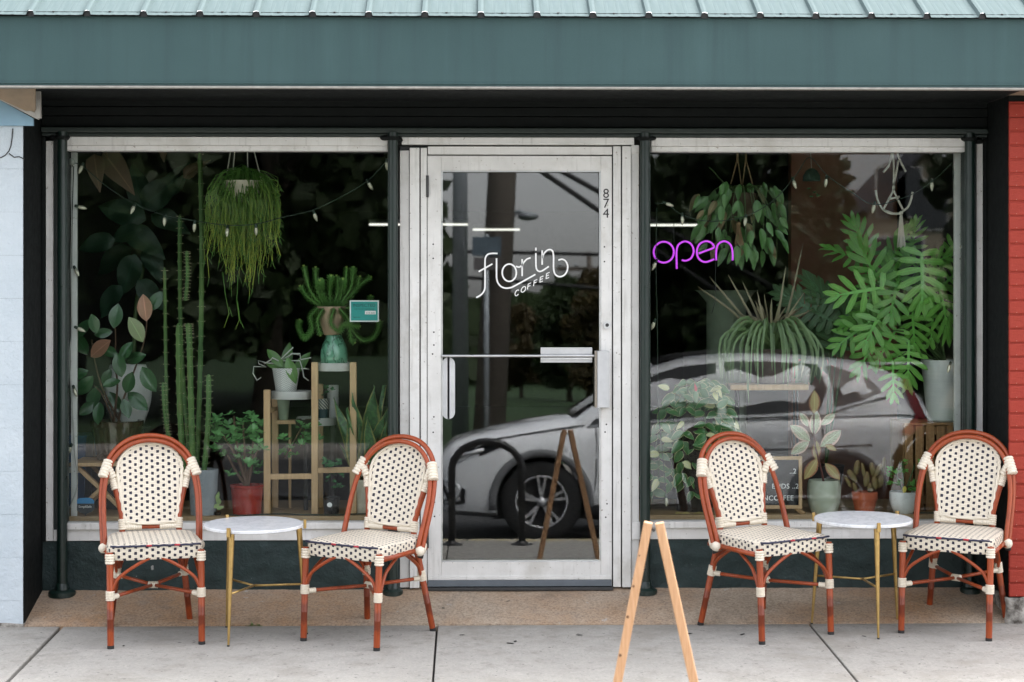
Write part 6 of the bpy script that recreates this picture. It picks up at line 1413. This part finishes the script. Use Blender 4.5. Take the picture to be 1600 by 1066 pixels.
# ------------------------------------------------------------------ across the street, seen in the glass
TRK = mat('bark', (.07, .055, .04), .95, bump=.8); FOL = leafmat('tree leaves', (.014, .026, .008), (.021, .031, .009), vein=False, rough=.6, tr=.2, rv=.2); FOLB = leafmat('autumn tree leaves', (.042, .026, .009), (.030, .028, .009), vein=False, rough=.6, tr=.2, rv=.2)
def tree_meshes(seed, m):
    random.seed(seed); tr = MB(); lf = MB()
    tr.tube(catmull([(0, 0, 0), (.1, .05, 1.2), (0, .1, 2.6), (.15, 0, 4.5), (.1, .1, 6.5)], 4), [.24, .22, .21, .2, .19, .18, .17, .165, .16, .15, .13, .12, .11, .10, .08, .06, .05], 9)
    cl_ = []
    for i in range(34):
        a = rnd(0, 2 * pi); z = rnd(1.8, 8.4); r_ = 2.7 * math.sqrt(max(.05, 1 - ((z - 4.8) / 3.8) ** 2)) * rnd(.3, 1); c = V((cos(a) * r_, sin(a) * r_, z)); cl_.append(c)
        if i < 14: tr.tube(catmull([(0.05, 0.05, max(1.8, z - 2.2)), c * .5 + V((0, 0, z * .5 - .6)), c], 3), [.09, .08, .07, .06, .05, .04, .02], 6)
    for c in cl_:
        s = rnd(.7, 1.3)
        for i in range(230):
            d = V((random.gauss(0, 1), random.gauss(0, 1), random.gauss(0, .75))).normalized() * s * rnd(.3, 1) ** .5; p = c + d; x = V((rnd(-1, 1), rnd(-1, 1), rnd(-1, 1))).normalized(); y = x.cross(V((rnd(-1, 1), rnd(-1, 1), rnd(-1, 1)))).normalized(); k = rnd(.14, .30)
            lf.add([p - x * k, p + y * k * .6, p + x * k, p - y * k * .6], [(0, 1, 2, 3)])
    return tr.mesh('trunk', TRK), lf.mesh('crown', m, False)
TM = [tree_meshes(3, FOL), tree_meshes(8, FOL), tree_meshes(15, FOLB)]; random.seed(5)
TREES = ((412, -27, 1.25, 0, 'nearest the pale pole'), (470, -36, 1.3, 1, 'behind the tree nearest the pale pole'), (290, -31, 1.45, 1, 'third left of the pale pole'), (200, -27, 1.3, 0, 'fourth left of the pale pole'), (110, -33, 1.5, 1, 'fifth left of the pale pole'), (20, -28, 1.4, 0, 'sixth left of the pale pole'), (-100, -31, 1.5, 1, 'farthest left of the pale pole'),
         (1095, -34, .72, 1, 'seen behind the neon sign'), (1185, -31, .80, 0, 'seen behind the wax plant'), (1275, -46, .62, 2, 'with brown leaves left of the cream house'), (1335, -47, .42, 2, 'small with brown leaves against the cream house'), (1440, -38, .34, 0, 'low before the cream house'), (1660, -34, .9, 1, 'right of the cream house'), (890, -60, .50, 1, 'low behind the door lettering'), (960, -52, .50, 2, 'with brown leaves beside the far pole'), (815, -66, .40, 2, 'lowest and farthest behind the door'))
for k, (px, y, s, v, what) in enumerate(TREES):
    t = thing('street_tree', 'reflected tree ' + what, 'tree', (R(px, 500, y).x, y, -.42), 'trees across the street'); t.scale = (s, s, s); t.rotation_euler = (0, 0, k * 1.1)
    link('trunk', TM[v][0], t); link('crown', TM[v][1], t)
b = MB(); random.seed(9)
for i in range(9000):
    x = rnd(-130, 170); h_ = 4.6 + 2.2 * mnoise.noise(V((x * .05, 0, 0))) + 1.2 * mnoise.noise(V((x * .21, 4, 0))); p = V((x, -125 + rnd(-8, 8), rnd(-.4, h_))); u = V((rnd(-1, 1), 0, rnd(-1, 1))).normalized() * rnd(.6, 1.4); w_ = V((-u.z, rnd(-.4, .4), u.x)) * .7; b.add([p - u, p + w_, p + u, p - w_], [(0, 1, 2, 3)])
b.box(-130, 170, -136, -133, -.66, 1.5)
tag(b.build('distant_wood', FOL), 'low dark wood on the skyline far across the street', 'wood', kind='stuff')
POLEM = mat('weathered pole timber', (.14, .12, .10), .9, bump=.6); GALV = mat('galvanised steel', (.35, .38, .40), .5, .5); WIRE = mat('black cable', (.01, .01, .01), .6)
def pole(px, y, h_, r, m, label, arm=None, rake=0):
    p = R(px, 500, y); t = thing('utility_pole', label, 'pole', (p.x, y, -.42), 'poles across the street'); MB().tube([(p.x, y, -.42), (p.x + rake, y, h_)], [r, r * .7], 14).build('shaft', m, t, smooth=True)
    if arm: box('cross_arm', m, t, p.x - arm + rake, p.x + arm + rake, y - .06, y + .06, h_ - .7, h_ - .55); [MB().lathe([(.05, h_ - .55), (.06, h_ - .48), (.03, h_ - .4)], 10, (p.x + q * arm + rake, y, 0)).build('insulator', GALV, t, smooth=True) for q in (-.9, -.4, .4, .9)]
    return p, t
pole(719, -20, 8, .13, GALV, 'pale steel pole reflected at the left of the door glass'); pA, tA = pole(762, -19.2, 9.5, .24, POLEM, 'thick timber pole reflected beside the lettering', rake=.5)
pB, tB = pole(921, -62, 5.0, .13, POLEM, 'far timber pole with cross arm reflected right of the lettering', 1.2)
t = thing('street_lamp', 'curved street lamp reflected above the lettering', 'street lamp', R(781, 500, -19.7)); a, c = R(781, 343, -19.6), R(825, 338, -19.6); a.x += .15; MB().tube(catmull([a + V((0, 0, -.06)), a, a.lerp(c, .5) + V((0, 0, .10)), c], 5), .035, 8).build('arm', GALV, t, smooth=True); MB().ball(c, .16, 12, 8, .4).build('lamp_head', GALV, t, smooth=True)
t = thing('street_sign', 'blue grey street sign boards reflected on the pole beside the lettering', 'sign', R(760, 500, -18.8)); a, c = R(738, 400, -18.8), R(783, 370, -18.8); box('upper_board', mat('blue grey sign', (.10, .14, .17), .6), t, a.x, c.x, -18.82, -18.8, a.z, c.z); a, c = R(740, 422, -18.8), R(783, 402, -18.8); box('lower_board', mat('grey sign back', (.13, .12, .12), .6), t, a.x, c.x, -18.82, -18.8, a.z, c.z)
MB().tube([(R(760, 500, -18.84).x, -18.84, -.42), (R(760, 500, -18.84).x, -18.84, R(760, 366, -18.84).z)], .04, 10).build('sign_post', GALV, t, smooth=True)
for k, (a, c) in enumerate((((846, 267), (945, 335)), ((878, 267), (945, 304)), ((690, 430), (945, 452)), ((690, 392), (945, 398)))):
    y = -24 if k < 2 else -45; p, q = R(*a, y), R(*c, y); d = q - p; tag(MB().tube([p - d * 3, q + d * 4], .045 if k < 2 else .05, 6).build('overhead_cable', WIRE, smooth=True), ['lower slanting cable reflected at the top right of the door', 'upper slanting cable reflected at the top right of the door', 'lower level cable reflected behind the lettering', 'upper level cable reflected behind the lettering'][k], 'cable', 'overhead cables across the street')
# cream house
HO = thing('cream_house', 'cream gabled house reflected in the upper right window', 'house', (18.5, -50, -.42)); CRM = mat('cream clapboard', (.46, .40, .30), .8, sc3=(1, 1, 8), bump=.4); RFM = mat('grey shingles', (.10, .10, .11), .9, bump=.6); WND = mat('dark window glass', (.02, .03, .04), .08, spec=.8)
xa, xb = R(1358, 400, -50).x, R(1545, 400, -50).x; ze = R(1400, 330, -50).z; zr = R(1400, 235, -50).z; xm = (xa + xb) / 2
MB().prism([(xa, -.42), (xb, -.42), (xb, ze), (xm, zr), (xa, ze)], -56, -50).build('wall', CRM, HO, recalc=True)
for s in (-1, 1): MB().beam((xm + s * (xb - xa) * .27, -49.6, (ze + zr) / 2 + .06), (xm + s * (xb - xa) * .27, -56.4, (ze + zr) / 2 + .06), math.hypot((xb - xa) / 2, zr - ze) * 1.12, .12, V((s * (zr - ze), 0, (xb - xa) / 2)).normalized()).build('roof_slope', RFM, HO)
for px, py in ((1395, 300), (1418, 300), (1460, 320), (1420, 410), (1385, 410)):
    c = R(px, py, -50); w_ = box('window', FRAME, HO, c.x - .5, c.x + .5, -49.99, -49.9, c.z - .8, c.z + .8); box('pane', WND, w_, c.x - .42, c.x + .42, -49.88, -49.86, c.z - .72, c.z + .72)
